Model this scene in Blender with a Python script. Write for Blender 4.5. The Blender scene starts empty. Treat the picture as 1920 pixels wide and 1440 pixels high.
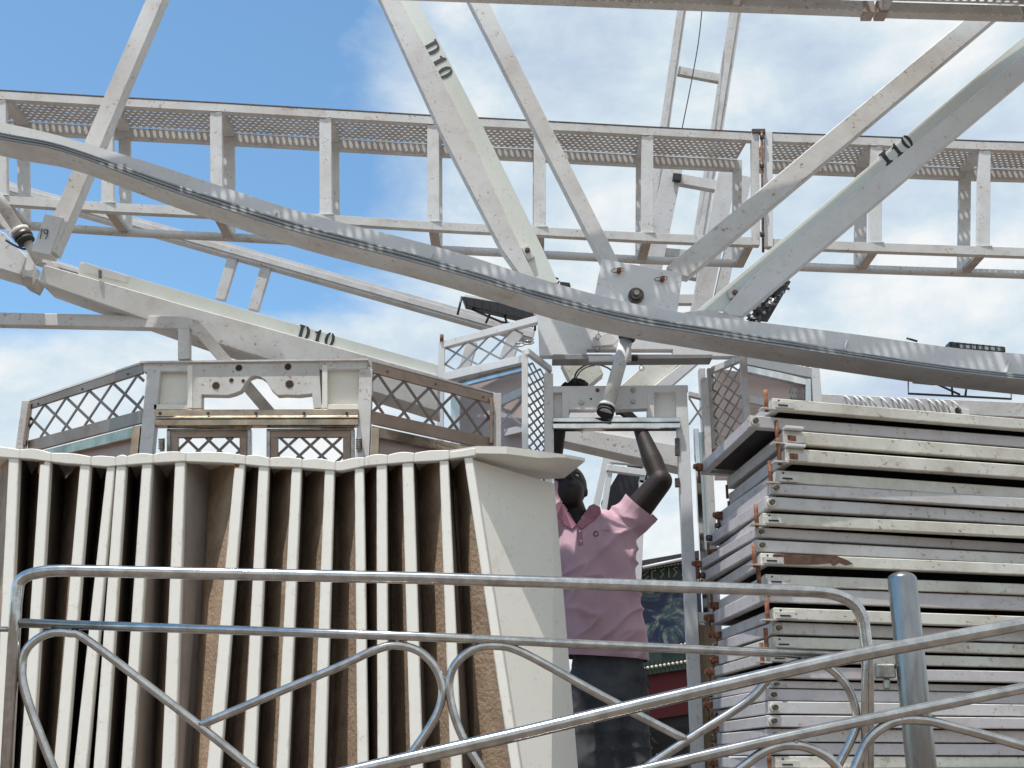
import bpy, bmesh, math, random
from mathutils import Vector, Matrix, noise
random.seed(7)
R = math.radians
scn = bpy.context.scene
C = scn.collection
# ------------------------------------------------------------------ camera
CAM = Vector((0, 0, 1.6)); PITCH = R(18); F = 2200.0
cd = bpy.data.cameras.new('camera'); cam = bpy.data.objects.new('camera', cd); C.objects.link(cam)
cd.sensor_width = 36; cd.lens = F / 1920 * 36; cd.clip_end = 6000; cd.clip_start = .05
cam.location = CAM; cam.rotation_euler = (R(90) + PITCH, 0, 0); scn.camera = cam
# ------------------------------------------------------------------ sun + sky
SUN = Vector((-.20, -.22, .955)).normalized()
sl = bpy.data.lights.new('sun', 'SUN'); sl.energy = 4.9; sl.angle = R(.5); sl.color = (1, .965, .92)
so = bpy.data.objects.new('sun', sl); C.objects.link(so); so.location = (0, -5, 30)
so.rotation_euler = SUN.to_track_quat('Z', 'Y').to_euler()
w = bpy.data.worlds.new('World'); scn.world = w; w.use_nodes = True
nt = w.node_tree; N = nt.nodes; L = nt.links
for n in list(N): N.remove(n)
def nd(tree, t, **k):
    n = tree.nodes.new(t)
    for a, b in k.items():
        if a.startswith('i_'): n.inputs[a[2:]].default_value = b
        else: setattr(n, a, b)
    return n
def ramp(tree, stops, interp='LINEAR'):
    n = tree.nodes.new('ShaderNodeValToRGB'); e = n.color_ramp.elements; n.color_ramp.interpolation = interp
    while len(e) < len(stops): e.new(.5)
    for s, (p, c) in zip(e, stops):
        s.position = p; s.color = (c, c, c, 1) if not isinstance(c, tuple) else (*c, 1)
    return n
def math_n(tree, op, a, b=None, c=None, clamp=False):
    n = tree.nodes.new('ShaderNodeMath'); n.operation = op; n.use_clamp = clamp
    for i, v in enumerate((a, b, c)):
        if v is None: continue
        if isinstance(v, (int, float)): n.inputs[i].default_value = v
        else: tree.links.new(v, n.inputs[i])
    return n.outputs[0]
sky = nd(nt, 'ShaderNodeTexSky', sky_type='NISHITA', sun_disc=False, sun_elevation=math.asin(SUN.z),
         sun_rotation=math.atan2(SUN.x, SUN.y), altitude=300, air_density=1.0, dust_density=.6, ozone_density=1.6)
tc = nd(nt, 'ShaderNodeTexCoord'); sp = nd(nt, 'ShaderNodeSeparateXYZ'); L.new(tc.outputs['Generated'], sp.inputs[0])
mp = nd(nt, 'ShaderNodeMapping'); mp.inputs['Scale'].default_value = (1, 1, 1.7); mp.inputs['Location'].default_value = (.37, .2, .55)
L.new(tc.outputs['Generated'], mp.inputs[0])
n1 = nd(nt, 'ShaderNodeTexNoise', i_Scale=2.9, i_Detail=11.0, i_Roughness=.56, i_Distortion=.35); L.new(mp.outputs[0], n1.inputs['Vector'])
n2 = nd(nt, 'ShaderNodeTexNoise', i_Scale=5.5, i_Detail=8.0, i_Roughness=.6, i_Distortion=.2); L.new(mp.outputs[0], n2.inputs['Vector'])
ax_ = math_n(nt, 'ADD', sp.outputs['X'], math_n(nt, 'MULTIPLY', sp.outputs['Y'], .12))
a = math_n(nt, 'MULTIPLY', sp.outputs['X'], 2.1)
back_ = math_n(nt, 'MULTIPLY_ADD', sp.outputs['Y'], -.9, .25, clamp=True); a = math_n(nt, 'ADD', a, math_n(nt, 'MULTIPLY', back_, .7))
b = math_n(nt, 'MULTIPLY_ADD', sp.outputs['Z'], -.70, .60)
b = math_n(nt, 'ADD', b, math_n(nt, 'MULTIPLY', math_n(nt, 'MULTIPLY_ADD', sp.outputs['Z'], -9.0, 3.27, clamp=True), 1.25))
s_ = math_n(nt, 'ADD', n1.outputs[0], math_n(nt, 'ADD', a, b))
s_ = math_n(nt, 'ADD', s_, math_n(nt, 'MULTIPLY_ADD', n2.outputs[0], .35, -.17))
cov = ramp(nt, [(.46, 0), (.58, .50), (.74, .94)]); L.new(s_, cov.inputs[0])
ccol = ramp(nt, [(.34, (5.4, 6.4, 7.9)), (.48, (6.9, 8.0, 8.7)), (.62, (9.6, 9.7, 9.6))]); L.new(n2.outputs[0], ccol.inputs[0])
tint = nd(nt, 'ShaderNodeMixRGB', blend_type='MULTIPLY', i_Fac=1.0); tint.inputs[2].default_value = (1.72, 2.14, 2.14, 1)
L.new(sky.outputs[0], tint.inputs[1])
mx = nd(nt, 'ShaderNodeMixRGB'); L.new(cov.outputs[0], mx.inputs[0]); L.new(tint.outputs[0], mx.inputs[1]); L.new(ccol.outputs[0], mx.inputs[2])
bg = nd(nt, 'ShaderNodeBackground', i_Strength=.1); L.new(mx.outputs[0], bg.inputs[0])
wo = nd(nt, 'ShaderNodeOutputWorld'); L.new(bg.outputs[0], wo.inputs[0])
scn.view_settings.view_transform = 'Standard'; scn.view_settings.look = 'None'
scn.view_settings.exposure = 0.0; scn.view_settings.gamma = 1; scn.view_settings.use_curve_mapping = False
# ------------------------------------------------------------------ pixel -> place
cp, spn = math.cos(PITCH), math.sin(PITCH)
def ray(x, y):
    xc = (x - 960) / F; yc = (720 - y) / F
    return Vector((xc, cp - yc * spn, spn + yc * cp))
def P(x, y, Y):
    d = ray(x, y)
    if isinstance(Y, tuple): Y = Y[0] / (1 - Y[1] * d.x / d.y)      # slanted plane Y = a + b X
    return CAM + d * (Y / d.y)
def Pz(x, y, z):
    d = ray(x, y); return CAM + d * ((z - CAM.z) / d.z)
def mpp(p): return (p - CAM).dot(Vector((0, cp, spn))) / F
def Yat(y, z): return Pz(960, y, z).y
# ------------------------------------------------------------------ materials
MATS = {}
def newmat(name):
    m = bpy.data.materials.new(name); m.use_nodes = True; MATS[name] = m
    t = m.node_tree; return m, t, t.nodes['Principled BSDF']
def objvec(t, sc=(1, 1, 1)):
    tc = nd(t, 'ShaderNodeTexCoord'); oi = nd(t, 'ShaderNodeObjectInfo')
    ad = nd(t, 'ShaderNodeVectorMath', operation='ADD'); k = nd(t, 'ShaderNodeVectorMath', operation='SCALE')
    cx = nd(t, 'ShaderNodeCombineXYZ')
    for i in range(3): t.links.new(oi.outputs['Random'], cx.inputs[i])
    t.links.new(cx.outputs[0], k.inputs[0]); k.inputs['Scale'].default_value = 37
    t.links.new(tc.outputs['Object'], ad.inputs[0]); t.links.new(k.outputs[0], ad.inputs[1])
    mp = nd(t, 'ShaderNodeMapping'); mp.inputs['Scale'].default_value = sc; t.links.new(ad.outputs[0], mp.inputs[0])
    return mp.outputs[0]
def paint(name, base, dirt=(.30, .22, .15), rough=.45, dirt_amt=.35, chips=.5, rust=.3, edge=.6, bump=.25, metal=0):
    m, t, p = newmat(name); l = t.links
    v = objvec(t)
    nz = nd(t, 'ShaderNodeTexNoise', i_Scale=4.0, i_Detail=6.0, i_Roughness=.6); l.new(v, nz.inputs['Vector'])
    fine = nd(t, 'ShaderNodeTexNoise', i_Scale=55.0, i_Detail=4.0, i_Roughness=.65); l.new(v, fine.inputs['Vector'])
    mid = nd(t, 'ShaderNodeTexNoise', i_Scale=13.0, i_Detail=8.0, i_Roughness=.7); l.new(v, mid.inputs['Vector'])
    r1 = ramp(t, [(.42, 0), (.75, dirt_amt)]); l.new(nz.outputs[0], r1.inputs[0])
    c1 = nd(t, 'ShaderNodeMixRGB'); c1.inputs[1].default_value = (*base, 1); c1.inputs[2].default_value = (*dirt, 1); l.new(r1.outputs[0], c1.inputs[0])
    gz = nd(t, 'ShaderNodeTexNoise', i_Scale=9.0, i_Detail=10.0, i_Roughness=.75, i_Distortion=.6); l.new(v, gz.inputs['Vector'])
    rg = ramp(t, [(.50, 0), (.72, min(.5, dirt_amt * .9))]); l.new(gz.outputs[0], rg.inputs[0])
    c1b = nd(t, 'ShaderNodeMixRGB'); c1b.inputs[2].default_value = (base[0] * .5, base[1] * .46, base[2] * .42, 1); l.new(rg.outputs[0], c1b.inputs[0]); l.new(c1.outputs[0], c1b.inputs[1]); c1 = c1b
    r2 = ramp(t, [(.57, 0), (.64, chips)]); l.new(fine.outputs[0], r2.inputs[0])
    r2b = ramp(t, [(.48, 0), (.60, 1)]); l.new(mid.outputs[0], r2b.inputs[0])
    chip = math_n(t, 'MULTIPLY', r2.outputs[0], r2b.outputs[0])
    bv = nd(t, 'ShaderNodeBevel', samples=4); bv.inputs['Radius'].default_value = .007
    ge = nd(t, 'ShaderNodeNewGeometry'); dt = nd(t, 'ShaderNodeVectorMath', operation='DOT_PRODUCT')
    l.new(bv.outputs[0], dt.inputs[0]); l.new(ge.outputs['Normal'], dt.inputs[1])
    e = math_n(t, 'SUBTRACT', 1.0, dt.outputs['Value'])
    e = math_n(t, 'MULTIPLY', e, math_n(t, 'MULTIPLY_ADD', mid.outputs[0], 26.0, -12.6), clamp=True)
    e = math_n(t, 'MULTIPLY', e, edge, clamp=True)
    r3 = ramp(t, [(.64, 0), (.72, rust)]); l.new(nz.outputs[0], r3.inputs[0])
    ru = math_n(t, 'MULTIPLY', r3.outputs[0], r2b.outputs[0])
    mk = math_n(t, 'MAXIMUM', e, math_n(t, 'MAXIMUM', chip, ru), clamp=True)
    rc = nd(t, 'ShaderNodeMixRGB'); rc.inputs[1].default_value = (.10, .055, .035, 1); rc.inputs[2].default_value = (.33, .13, .06, 1); l.new(mid.outputs[0], rc.inputs[0])
    c2 = nd(t, 'ShaderNodeMixRGB'); l.new(mk, c2.inputs[0]); l.new(c1.outputs[0], c2.inputs[1]); l.new(rc.outputs[0], c2.inputs[2])
    l.new(c2.outputs[0], p.inputs['Base Color']); p.inputs['Metallic'].default_value = metal
    rr = math_n(t, 'MULTIPLY_ADD', mk, .35, rough); rr = math_n(t, 'MULTIPLY_ADD', nz.outputs[0], .12, rr, clamp=True); l.new(rr, p.inputs['Roughness'])
    bp = nd(t, 'ShaderNodeBump', i_Strength=bump, i_Distance=.004)
    h = math_n(t, 'SUBTRACT', math_n(t, 'MULTIPLY', mid.outputs[0], .6), mk); l.new(h, bp.inputs['Height']); l.new(bp.outputs[0], p.inputs['Normal'])
    return m
WHITE = paint('white_paint', (.66, .65, .63), chips=.7, rust=.4, edge=.8)
WHITE2 = paint('white_paint_clean', (.71, .71, .70), dirt_amt=.2, chips=.35, rust=.1, edge=.35, bump=.15)
GREENW = paint('greenish_white_paint', (.70, .73, .67), dirt_amt=.15, chips=.2, rust=.05, edge=.3, bump=.1, rough=.3)
CREAM = paint('cream_and_sunlit_paint', (.69, .68, .60), dirt_amt=.5, chips=.8, rust=.7, edge=1.1, bump=.5)
GREYW = paint('grey_and_shaded_paint', (.60, .59, .58), dirt_amt=.42, chips=.7, rust=.5, edge=.9, bump=.4)
LILAC = paint('shaded_lilac_paint', (.56, .54, .55), dirt_amt=.38, chips=.6, rust=.4, edge=.8, bump=.4)  # lilac tone holds the shade on the stacked frame rails
OLDW = paint('old_white_paint', (.64, .625, .595), dirt_amt=.38, chips=.8, rust=.8, edge=1.0, bump=.4)

SHELL = paint('shell_paint', (.80, .77, .69), dirt=(.55, .46, .36), dirt_amt=.10, chips=.22, rust=.2, edge=.95, rough=.4)
PINKP = paint('pink_beige_panel', (.50, .40, .37), dirt_amt=.2, chips=.1, rust=0, edge=.1)
BROWNST = paint('brown_reflection_steel', (.34, .255, .20), dirt=(.16, .09, .06), dirt_amt=.6, chips=.3, rust=.4, edge=.4, metal=.55, rough=.33)  # brown base stands for ground reflected in the shaded stainless bands
LATT = paint('lattice_metal', (.20, .17, .15), dirt=(.16, .10, .07), dirt_amt=.5, chips=.3, rust=.2, edge=.2, metal=.4, rough=.45)
LATTG = paint('grey_lattice_metal', (.33, .33, .33), dirt=(.16, .12, .1), dirt_amt=.5, chips=.3, rust=.2, edge=.2, metal=.4, rough=.4)
PERF = paint('perforated_steel', (.60, .58, .56), dirt_amt=.5, chips=.5, rust=.5, edge=0, rough=.6)
def plain(name, col, rough=.5, metal=0, nscale=8, var=.25, bump=.1, bscale=None, col2=None, stretch=(1, 1, 1)):
    m, t, p = newmat(name); l = t.links; v = objvec(t, stretch)
    nz = nd(t, 'ShaderNodeTexNoise', i_Scale=float(nscale), i_Detail=8.0, i_Roughness=.65); l.new(v, nz.inputs['Vector'])
    mxn = nd(t, 'ShaderNodeMixRGB'); c2 = col2 or tuple(c * (1 - var) for c in col)
    mxn.inputs[1].default_value = (*col, 1); mxn.inputs[2].default_value = (*c2, 1)
    r = ramp(t, [(.35, 0), (.68, 1)]); l.new(nz.outputs[0], r.inputs[0]); l.new(r.outputs[0], mxn.inputs[0]); l.new(mxn.outputs[0], p.inputs['Base Color'])
    p.inputs['Metallic'].default_value = metal
    rr = math_n(t, 'MULTIPLY_ADD', nz.outputs[0], .2 * rough, rough * .9); l.new(rr, p.inputs['Roughness'])
    if bump:
        b = nd(t, 'ShaderNodeTexNoise', i_Scale=float(bscale or nscale * 5), i_Detail=6.0); l.new(v, b.inputs['Vector'])
        bp = nd(t, 'ShaderNodeBump', i_Strength=bump, i_Distance=.004); l.new(b.outputs[0], bp.inputs['Height']); l.new(bp.outputs[0], p.inputs['Normal'])
    return m
CHROME = plain('polished_stainless', (.64, .62, .595), rough=.17, metal=1, nscale=26, var=.42, bump=.07, bscale=45)
MIRROR = plain('mirror_trim', (.75, .75, .73), rough=.1, metal=1, nscale=9, var=.4, bump=.16, bscale=11)
COPPER = plain('bronzed_and_reflection_trim', (.55, .42, .30), rough=.16, metal=1, nscale=7, var=.55, bump=.22, bscale=13)  # bronze tint also carries brown ground reflections
BLACK = plain('black_metal', (.025, .025, .028), rough=.4, nscale=20)
RUBBER = plain('black_rubber', (.02, .02, .02), rough=.7)
DARKIN = plain('dark_infill', (.045, .04, .038), rough=.8)
STENCIL = plain('stencil_black', (.018, .02, .028), rough=.6, nscale=60, col2=(.05, .05, .05))
BOLT = plain('greasy_bolt', (.16, .13, .11), rough=.4, metal=.7, nscale=40, var=.6, bump=.3)
STEELN = plain('plain_steel', (.5, .48, .45), rough=.35, metal=.9, nscale=30, var=.5)
OLDRUST = paint('rust_streaked_paint', (.52, .47, .42), dirt=(.2, .1, .06), dirt_amt=.9, chips=.9, rust=1.0, edge=1.3, bump=.5, rough=.6)
RUSTY = plain('rusty_steel', (.34, .135, .065), rough=.85, nscale=45, col2=(.045, .024, .018), bump=1.0, bscale=80)
BURNT = plain('burnt_brown', (.05, .032, .024), rough=.7, nscale=14, col2=(.16, .075, .04), bump=.6)
DULL = plain('dull_stainless', (.36, .36, .355), rough=.27, metal=1, nscale=30, var=.35, bump=.12, bscale=60, stretch=(1, 1, .25))
PLY = plain('raw_fibreglass', (.45, .32, .215), rough=.85, nscale=9, var=.45, bump=1.0, bscale=70)
SHELLSHADE = plain('shell_inside_shade', (.15, .118, .10), rough=.8, nscale=4, var=.4, bump=.3)  # dark colour holds the shade deep between the shells
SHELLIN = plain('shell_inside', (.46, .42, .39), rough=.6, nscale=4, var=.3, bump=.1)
WOOD = plain('wood_plank', (.42, .31, .19), rough=.7, nscale=14, var=.35, bump=.3, stretch=(6, 6, .6))
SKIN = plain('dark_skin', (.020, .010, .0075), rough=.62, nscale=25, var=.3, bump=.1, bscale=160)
SHIRT = plain('pink_cotton', (.60, .385, .445), rough=.9, nscale=5, var=.18, bump=.25, bscale=240)
SHIRTD = plain('pink_collar', (.46, .21, .27), rough=.9, nscale=9, var=.2, bump=.2, bscale=240)
JEANS = plain('grey_denim', (.095, .098, .105), rough=.9, nscale=6, col2=(.028, .031, .037), bump=.3, bscale=260)
EYEW = plain('eye_white', (.6, .56, .5), rough=.25)
BLUE = plain('blue_hose', (.02, .07, .22), rough=.4)
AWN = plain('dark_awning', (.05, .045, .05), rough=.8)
HILLREFL = plain('added_hillside', (.13, .10, .07), rough=.95, nscale=.1, var=.5)
GROUND = plain('packed_earth', (.16, .13, .105), rough=.95, nscale=.5, var=.25, bump=.4, bscale=20)
DECK = plain('steel_deck_plate', (.13, .11, .095), rough=.6, metal=.3, nscale=3, var=.3)
FENCEC = plain('grey_slate', (.2, .2, .2), rough=.8)
BULB = plain('warm_bulb', (.75, .68, .5), rough=.2)
RED = plain('dark_red_panel', (.16, .012, .015), rough=.5)
GOLD = plain('gold_lettering', (.40, .38, .22), rough=.5)
TEAL = plain('teal_green_panel', (.03, .06, .05), rough=.5)
m, t, p = newmat('pale_glass'); p.inputs['Base Color'].default_value = (.72, .80, .80, 1); p.inputs['Roughness'].default_value = .06
p.inputs['Transmission Weight'].default_value = .55; p.inputs['IOR'].default_value = 1.3; GLASS = m
# painting on the far booth
m, t, p = newmat('painted_mural'); l = t.links; v = objvec(t)
mn = nd(t, 'ShaderNodeTexNoise', i_Scale=3.2, i_Detail=9.0, i_Roughness=.7, i_Distortion=2.5); l.new(v, mn.inputs['Vector'])
mr = ramp(t, [(.30, (.02, .02, .05)), (.48, (.04, .05, .12)), (.56, (.12, .18, .16)), (.62, (.5, .48, .45)), (.7, (.10, .06, .12))]); l.new(mn.outputs[0], mr.inputs[0]); l.new(mr.outputs[0], p.inputs['Base Color']); MURAL = m
# greasy running strip (uses UV: u along in metres, v across)
m, t, p = newmat('greased_track'); l = t.links
uv = nd(t, 'ShaderNodeUVMap'); mp = nd(t, 'ShaderNodeMapping'); mp.inputs['Scale'].default_value = (1.6, 5.5, 1); l.new(uv.outputs[0], mp.inputs[0])
g1 = nd(t, 'ShaderNodeTexNoise', i_Scale=2.0, i_Detail=12.0, i_Roughness=.72, i_Distortion=.25); l.new(mp.outputs[0], g1.inputs['Vector'])
mp2 = nd(t, 'ShaderNodeMapping'); mp2.inputs['Scale'].default_value = (30, 26, 1); l.new(uv.outputs[0], mp2.inputs[0])
g2 = nd(t, 'ShaderNodeTexNoise', i_Scale=1.6, i_Detail=6.0, i_Roughness=.7); l.new(mp2.outputs[0], g2.inputs['Vector'])
sx = nd(t, 'ShaderNodeSeparateXYZ'); l.new(uv.outputs[0], sx.inputs[0])
fr_ = math_n(t, 'FRACT', sx.outputs['Y'])
b1_ = math_n(t, 'SUBTRACT', 1.0, math_n(t, 'MULTIPLY', math_n(t, 'ABSOLUTE', math_n(t, 'SUBTRACT', fr_, .28)), 5.0), clamp=True)
b2_ = math_n(t, 'SUBTRACT', 1.0, math_n(t, 'MULTIPLY', math_n(t, 'ABSOLUTE', math_n(t, 'SUBTRACT', fr_, .68)), 3.6), clamp=True)
band = math_n(t, 'MAXIMUM', b1_, b2_)
gg = math_n(t, 'MULTIPLY_ADD', g2.outputs[0], .55, math_n(t, 'MULTIPLY', g1.outputs[0], .75)); gg = math_n(t, 'MULTIPLY_ADD', band, .26, gg)
gr = ramp(t, [(.74, 0), (.82, .85), (.92, 1)]); l.new(gg, gr.inputs[0])
gc = nd(t, 'ShaderNodeMixRGB'); gc.inputs[1].default_value = (.40, .40, .39, 1); gc.inputs[2].default_value = (.045, .052, .055, 1); l.new(gr.outputs[0], gc.inputs[0]); l.new(gc.outputs[0], p.inputs['Base Color'])
p.inputs['Roughness'].default_value = .4
bp = nd(t, 'ShaderNodeBump', i_Strength=.6, i_Distance=.006); l.new(gg, bp.inputs['Height']); l.new(bp.outputs[0], p.inputs['Normal']); TRACK = m
# ------------------------------------------------------------------ mesh helpers
def new(): return bmesh.new()
def hexa(bm, q):                      # 8 corners: 0-3 front loop, 4-7 back loop
    v = [bm.verts.new(p) for p in q]
    for f in ((0, 1, 2, 3), (7, 6, 5, 4), (0, 4, 5, 1), (1, 5, 6, 2), (2, 6, 7, 3), (3, 7, 4, 0)): bm.faces.new([v[i] for i in f])
def beam(bm, A, B, w, d, ref=Vector((0, 1, 0)), sh=0):
    """box from A to B; w across in the picture plane, d away from the viewer (front face on A-B)"""
    t = (B - A).normalized(); s = t.cross(ref).normalized(); n = s.cross(t).normalized()
    if n.dot(ref) < 0: n = -n
    s = s * (w / 2); n = n * d
    hexa(bm, [A - s, B - s, B + s, A + s, A - s + n, B - s + n, B + s + n, A + s + n])
def pb(bm, x0, y0, Y0, x1, y1, Y1, wpx, d):
    A, B = P(x0, y0, Y0), P(x1, y1, Y1); beam(bm, A, B, wpx * mpp((A + B) / 2), d)
def prism(bm, pts, ext):
    ext = Vector(ext); a = [bm.verts.new(p) for p in pts]; b = [bm.verts.new(Vector(p) + ext) for p in pts]; n = len(pts)
    bm.faces.new(a); bm.faces.new(b[::-1])
    for i in range(n): bm.faces.new((a[i], b[i], b[(i + 1) % n], a[(i + 1) % n]))
def ppoly(bm, px, Y, th): prism(bm, [P(x, y, Y) for x, y in px], (0, th, 0))
def smooth_path(pts, n=10, closed=False):
    out = []; k = len(pts)
    rng = range(k) if closed else range(k - 1)
    for i in rng:
        p1, p2 = pts[i], pts[(i + 1) % k]
        p0 = pts[i - 1] if (i > 0 or closed) else p1 * 2 - p2; p3 = pts[(i + 2) % k] if (i + 2 < k or closed) else p2 * 2 - p1
        for j in range(n):
            u = j / n
            out.append(.5 * ((2 * p1) + (p2 - p0) * u + (2 * p0 - 5 * p1 + 4 * p2 - p3) * u * u + (3 * p1 - p0 - 3 * p2 + p3) * u ** 3))
    if not closed: out.append(pts[-1])
    return out
def round_path(pts, rads, n=8):
    """polyline with corners rounded by the given distances"""
    out = [pts[0]]
    for i in range(1, len(pts) - 1):
        r = rads[i] if isinstance(rads, (list, tuple)) else rads
        a, b, c = pts[i - 1], pts[i], pts[i + 1]
        u = (a - b); v = (c - b); ra = min(r, u.length * .49); rb = min(r, v.length * .49)
        s, e = b + u.normalized() * ra, b + v.normalized() * rb
        for j in range(n + 1):
            q = j / n; out.append(s * (1 - q) ** 2 + b * 2 * q * (1 - q) + e * q * q)
    out.append(pts[-1]); return out
def tube(bm, path, r, seg=16, cap=True):
    rings = []; up = None
    for i, p in enumerate(path):
        t = (path[min(i + 1, len(path) - 1)] - path[max(i - 1, 0)])
        if t.length < 1e-7: continue
        t.normalize()
        if up is None: up = t.orthogonal().normalized()
        up = (up - t * up.dot(t)).normalized(); s = t.cross(up)
        rr = r[i] if isinstance(r, list) else r
        rings.append([bm.verts.new(p + (up * math.cos(k * 2 * math.pi / seg) + s * math.sin(k * 2 * math.pi / seg)) * rr) for k in range(seg)])
    for a, b in zip(rings, rings[1:]):
        for k in range(seg):
            f = bm.faces.new((a[k], a[(k + 1) % seg], b[(k + 1) % seg], b[k])); f.smooth = True
    if cap: bm.faces.new(rings[0][::-1]); bm.faces.new(rings[-1])
def ptube(bm, px, Y, rpx, seg=12, sm=0, rnd=None):
    pts = [P(q[0], q[1], q[2] if len(q) > 2 else Y) for q in px]
    if sm: pts = smooth_path(pts, sm)
    tube(bm, pts, rpx * mpp(pts[0]), seg)
def ell(bm, c, r, rot=None, seg=20):
    mt = Matrix.Translation(c) @ (rot.to_4x4() if rot else Matrix()) @ Matrix.Diagonal((*r, 1))
    g = bmesh.ops.create_uvsphere(bm, u_segments=seg, v_segments=seg // 2 + 2, radius=1, matrix=mt)
    for v in g['verts']:
        for f in v.link_faces: f.smooth = True
def bolt(bm, c, r, h, ax=Vector((0, -1, 0)), n=6):
    tube(bm, [c, c + ax * h], r * 1.5, 16); tube(bm, [c + ax * h * .5, c + ax * h * 1.9], r, n)
def bev(bm, w=.002):
    es = [e for e in bm.edges if len(e.link_faces) == 2 and e.calc_face_angle(0) > .6]
    try: bmesh.ops.bevel(bm, geom=es, offset=w, segments=1, affect='EDGES', clamp_overlap=True)
    except Exception: pass
def link(name, bm, mat, bevel=0):
    bmesh.ops.recalc_face_normals(bm, faces=bm.faces)
    if bevel: bev(bm, bevel)
    me = bpy.data.meshes.new(name); bm.to_mesh(me); bm.free()
    o = bpy.data.objects.new(name, me); C.objects.link(o)
    if mat: me.materials.append(mat)
    return o
ALL = []
class Thing:
    def __init__(s, name, label, cat, group=None):
        s.root = bpy.data.objects.new(name, None); C.objects.link(s.root); s.root.empty_display_size = .1
        s.root['label'] = label; s.root['category'] = cat; s.root['kind'] = 'thing'
        if group: s.root['group'] = group
        s.kids = []; ALL.append(s)
    def part(s, name, bm, mat, parent=None, bevel=.0015, label=None, kind=None):
        o = link(name, bm, mat, bevel); o.parent = parent or s.root; s.kids.append(o)
        if label: o['label'] = label
        if kind: o['kind'] = kind
        return o
    def done(s, loc=None):
        if loc is None:
            vs = [v.co for k in s.kids for v in k.data.vertices]
            loc = Vector(((min(v.x for v in vs) + max(v.x for v in vs)) / 2, (min(v.y for v in vs) + max(v.y for v in vs)) / 2, min(v.z for v in vs)))
        s.root.location = loc
        for k in s.kids: k.data.transform(Matrix.Translation(-loc))
        return s.root
def single(name, bm, mat, label, cat, group=None, bevel=.0015):
    o = link(name, bm, mat, bevel); vs = [v.co for v in o.data.vertices]
    loc = Vector(((min(v.x for v in vs) + max(v.x for v in vs)) / 2, (min(v.y for v in vs) + max(v.y for v in vs)) / 2, min(v.z for v in vs)))
    o.data.transform(Matrix.Translation(-loc)); o.location = loc
    o['label'] = label; o['category'] = cat
    if group: o['group'] = group
    return o
def struct(name, bm, mat):
    o = link(name, bm, mat); o['kind'] = 'structure'; return o
def clipline(px, py, dx, dy):
    t0, t1 = -1e9, 1e9
    for p, d in ((px, dx), (py, dy)):
        if abs(d) < 1e-9:
            if p < 0 or p > 1: return None
        else:
            a, b = sorted(((0 - p) / d, (1 - p) / d)); t0, t1 = max(t0, a), min(t1, b)
    return (t0, t1) if t1 - t0 > 1e-3 else None
def lattice(bm, TL, TR, BR, BL, nu, nv, w, th, off=0.0, node=1.25):
    def S(u, v): return (TL * (1 - u) + TR * u) * (1 - v) + (BL * (1 - u) + BR * u) * v
    n = (TR - TL).cross(BL - TL).normalized()
    if n.y < 0: n = -n
    for sgn in (1, -1):
        for k in range(-int(nu + nv) * 2 - 2, int(nu + nv) * 2 + 3):
            u0 = (k + off) / nu if sgn == 1 else (k - off) / nu
            c = clipline(u0, 0, 1 / nu, sgn * 1 / nv) if sgn == 1 else clipline(u0, 1, 1 / nu, -1 / nv)
            if sgn == -1 and abs(nv - round(nv)) > 1e-6: c = clipline((k + off) / nu, 0, -1 / nu, 1 / nv); u0 = (k + off) / nu
            if not c: continue
            if sgn == 1: a, b = S(u0 + c[0] / nu, c[0] / nv), S(u0 + c[1] / nu, c[1] / nv)
            elif abs(nv - round(nv)) > 1e-6: a, b = S(u0 - c[0] / nu, c[0] / nv), S(u0 - c[1] / nu, c[1] / nv)
            else: a, b = S(u0 + c[0] / nu, 1 - c[0] / nv), S(u0 + c[1] / nu, 1 - c[1] / nv)
            if (b - a).length < w: continue
            beam(bm, a + n * (0 if sgn == 1 else .0006), b + n * (0 if sgn == 1 else .0006), w, th, ref=n)
def perforated(L_, D_, pitch=.040, row=.036, r=.0115, th=.004):
    vs, fs = [], []
    nr = max(1, int(D_ / row)); nc = int(L_ / pitch); mx_, my_ = (L_ - nc * pitch) / 2, (D_ - nr * row) / 2
    for j in range(nr):
        st = (pitch / 2 if j % 2 else 0); n = nc - (1 if j % 2 else 0)
        y0 = my_ + j * row; y1 = y0 + row
        spans = [(0 if i == 0 else mx_ + st + i * pitch, L_ if i == n - 1 else mx_ + st + (i + 1) * pitch) for i in range(n)]
        yy0 = 0 if j == 0 else y0; yy1 = D_ if j == nr - 1 else y1
        for i, (x0, x1) in enumerate(spans):
            cx = mx_ + st + (i + .5) * pitch; cy = (y0 + y1) / 2
            out = [(x0, yy0), (cx, yy0), (x1, yy0), (x1, cy), (x1, yy1), (cx, yy1), (x0, yy1), (x0, cy)]
            inn = [(cx + r * math.cos(a), cy + r * .55 * math.sin(a)) for a in [R(-135 + 45 * k) for k in range(8)]]
            b = len(vs)
            vs += [(x, y, 0) for x, y in out] + [(x, y, 0) for x, y in inn] + [(x, y, th) for x, y in out] + [(x, y, th) for x, y in inn]
            for k in range(8):
                k2 = (k + 1) % 8
                fs += [(b + k, b + 8 + k, b + 8 + k2, b + k2), (b + 16 + k, b + 16 + k2, b + 24 + k2, b + 24 + k), (b + 8 + k, b + 24 + k, b + 24 + k2, b + 8 + k2)]
    me = bpy.data.meshes.new('perforated_plate'); me.from_pydata(vs, [], fs); me.materials.append(PERF); return me
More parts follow.
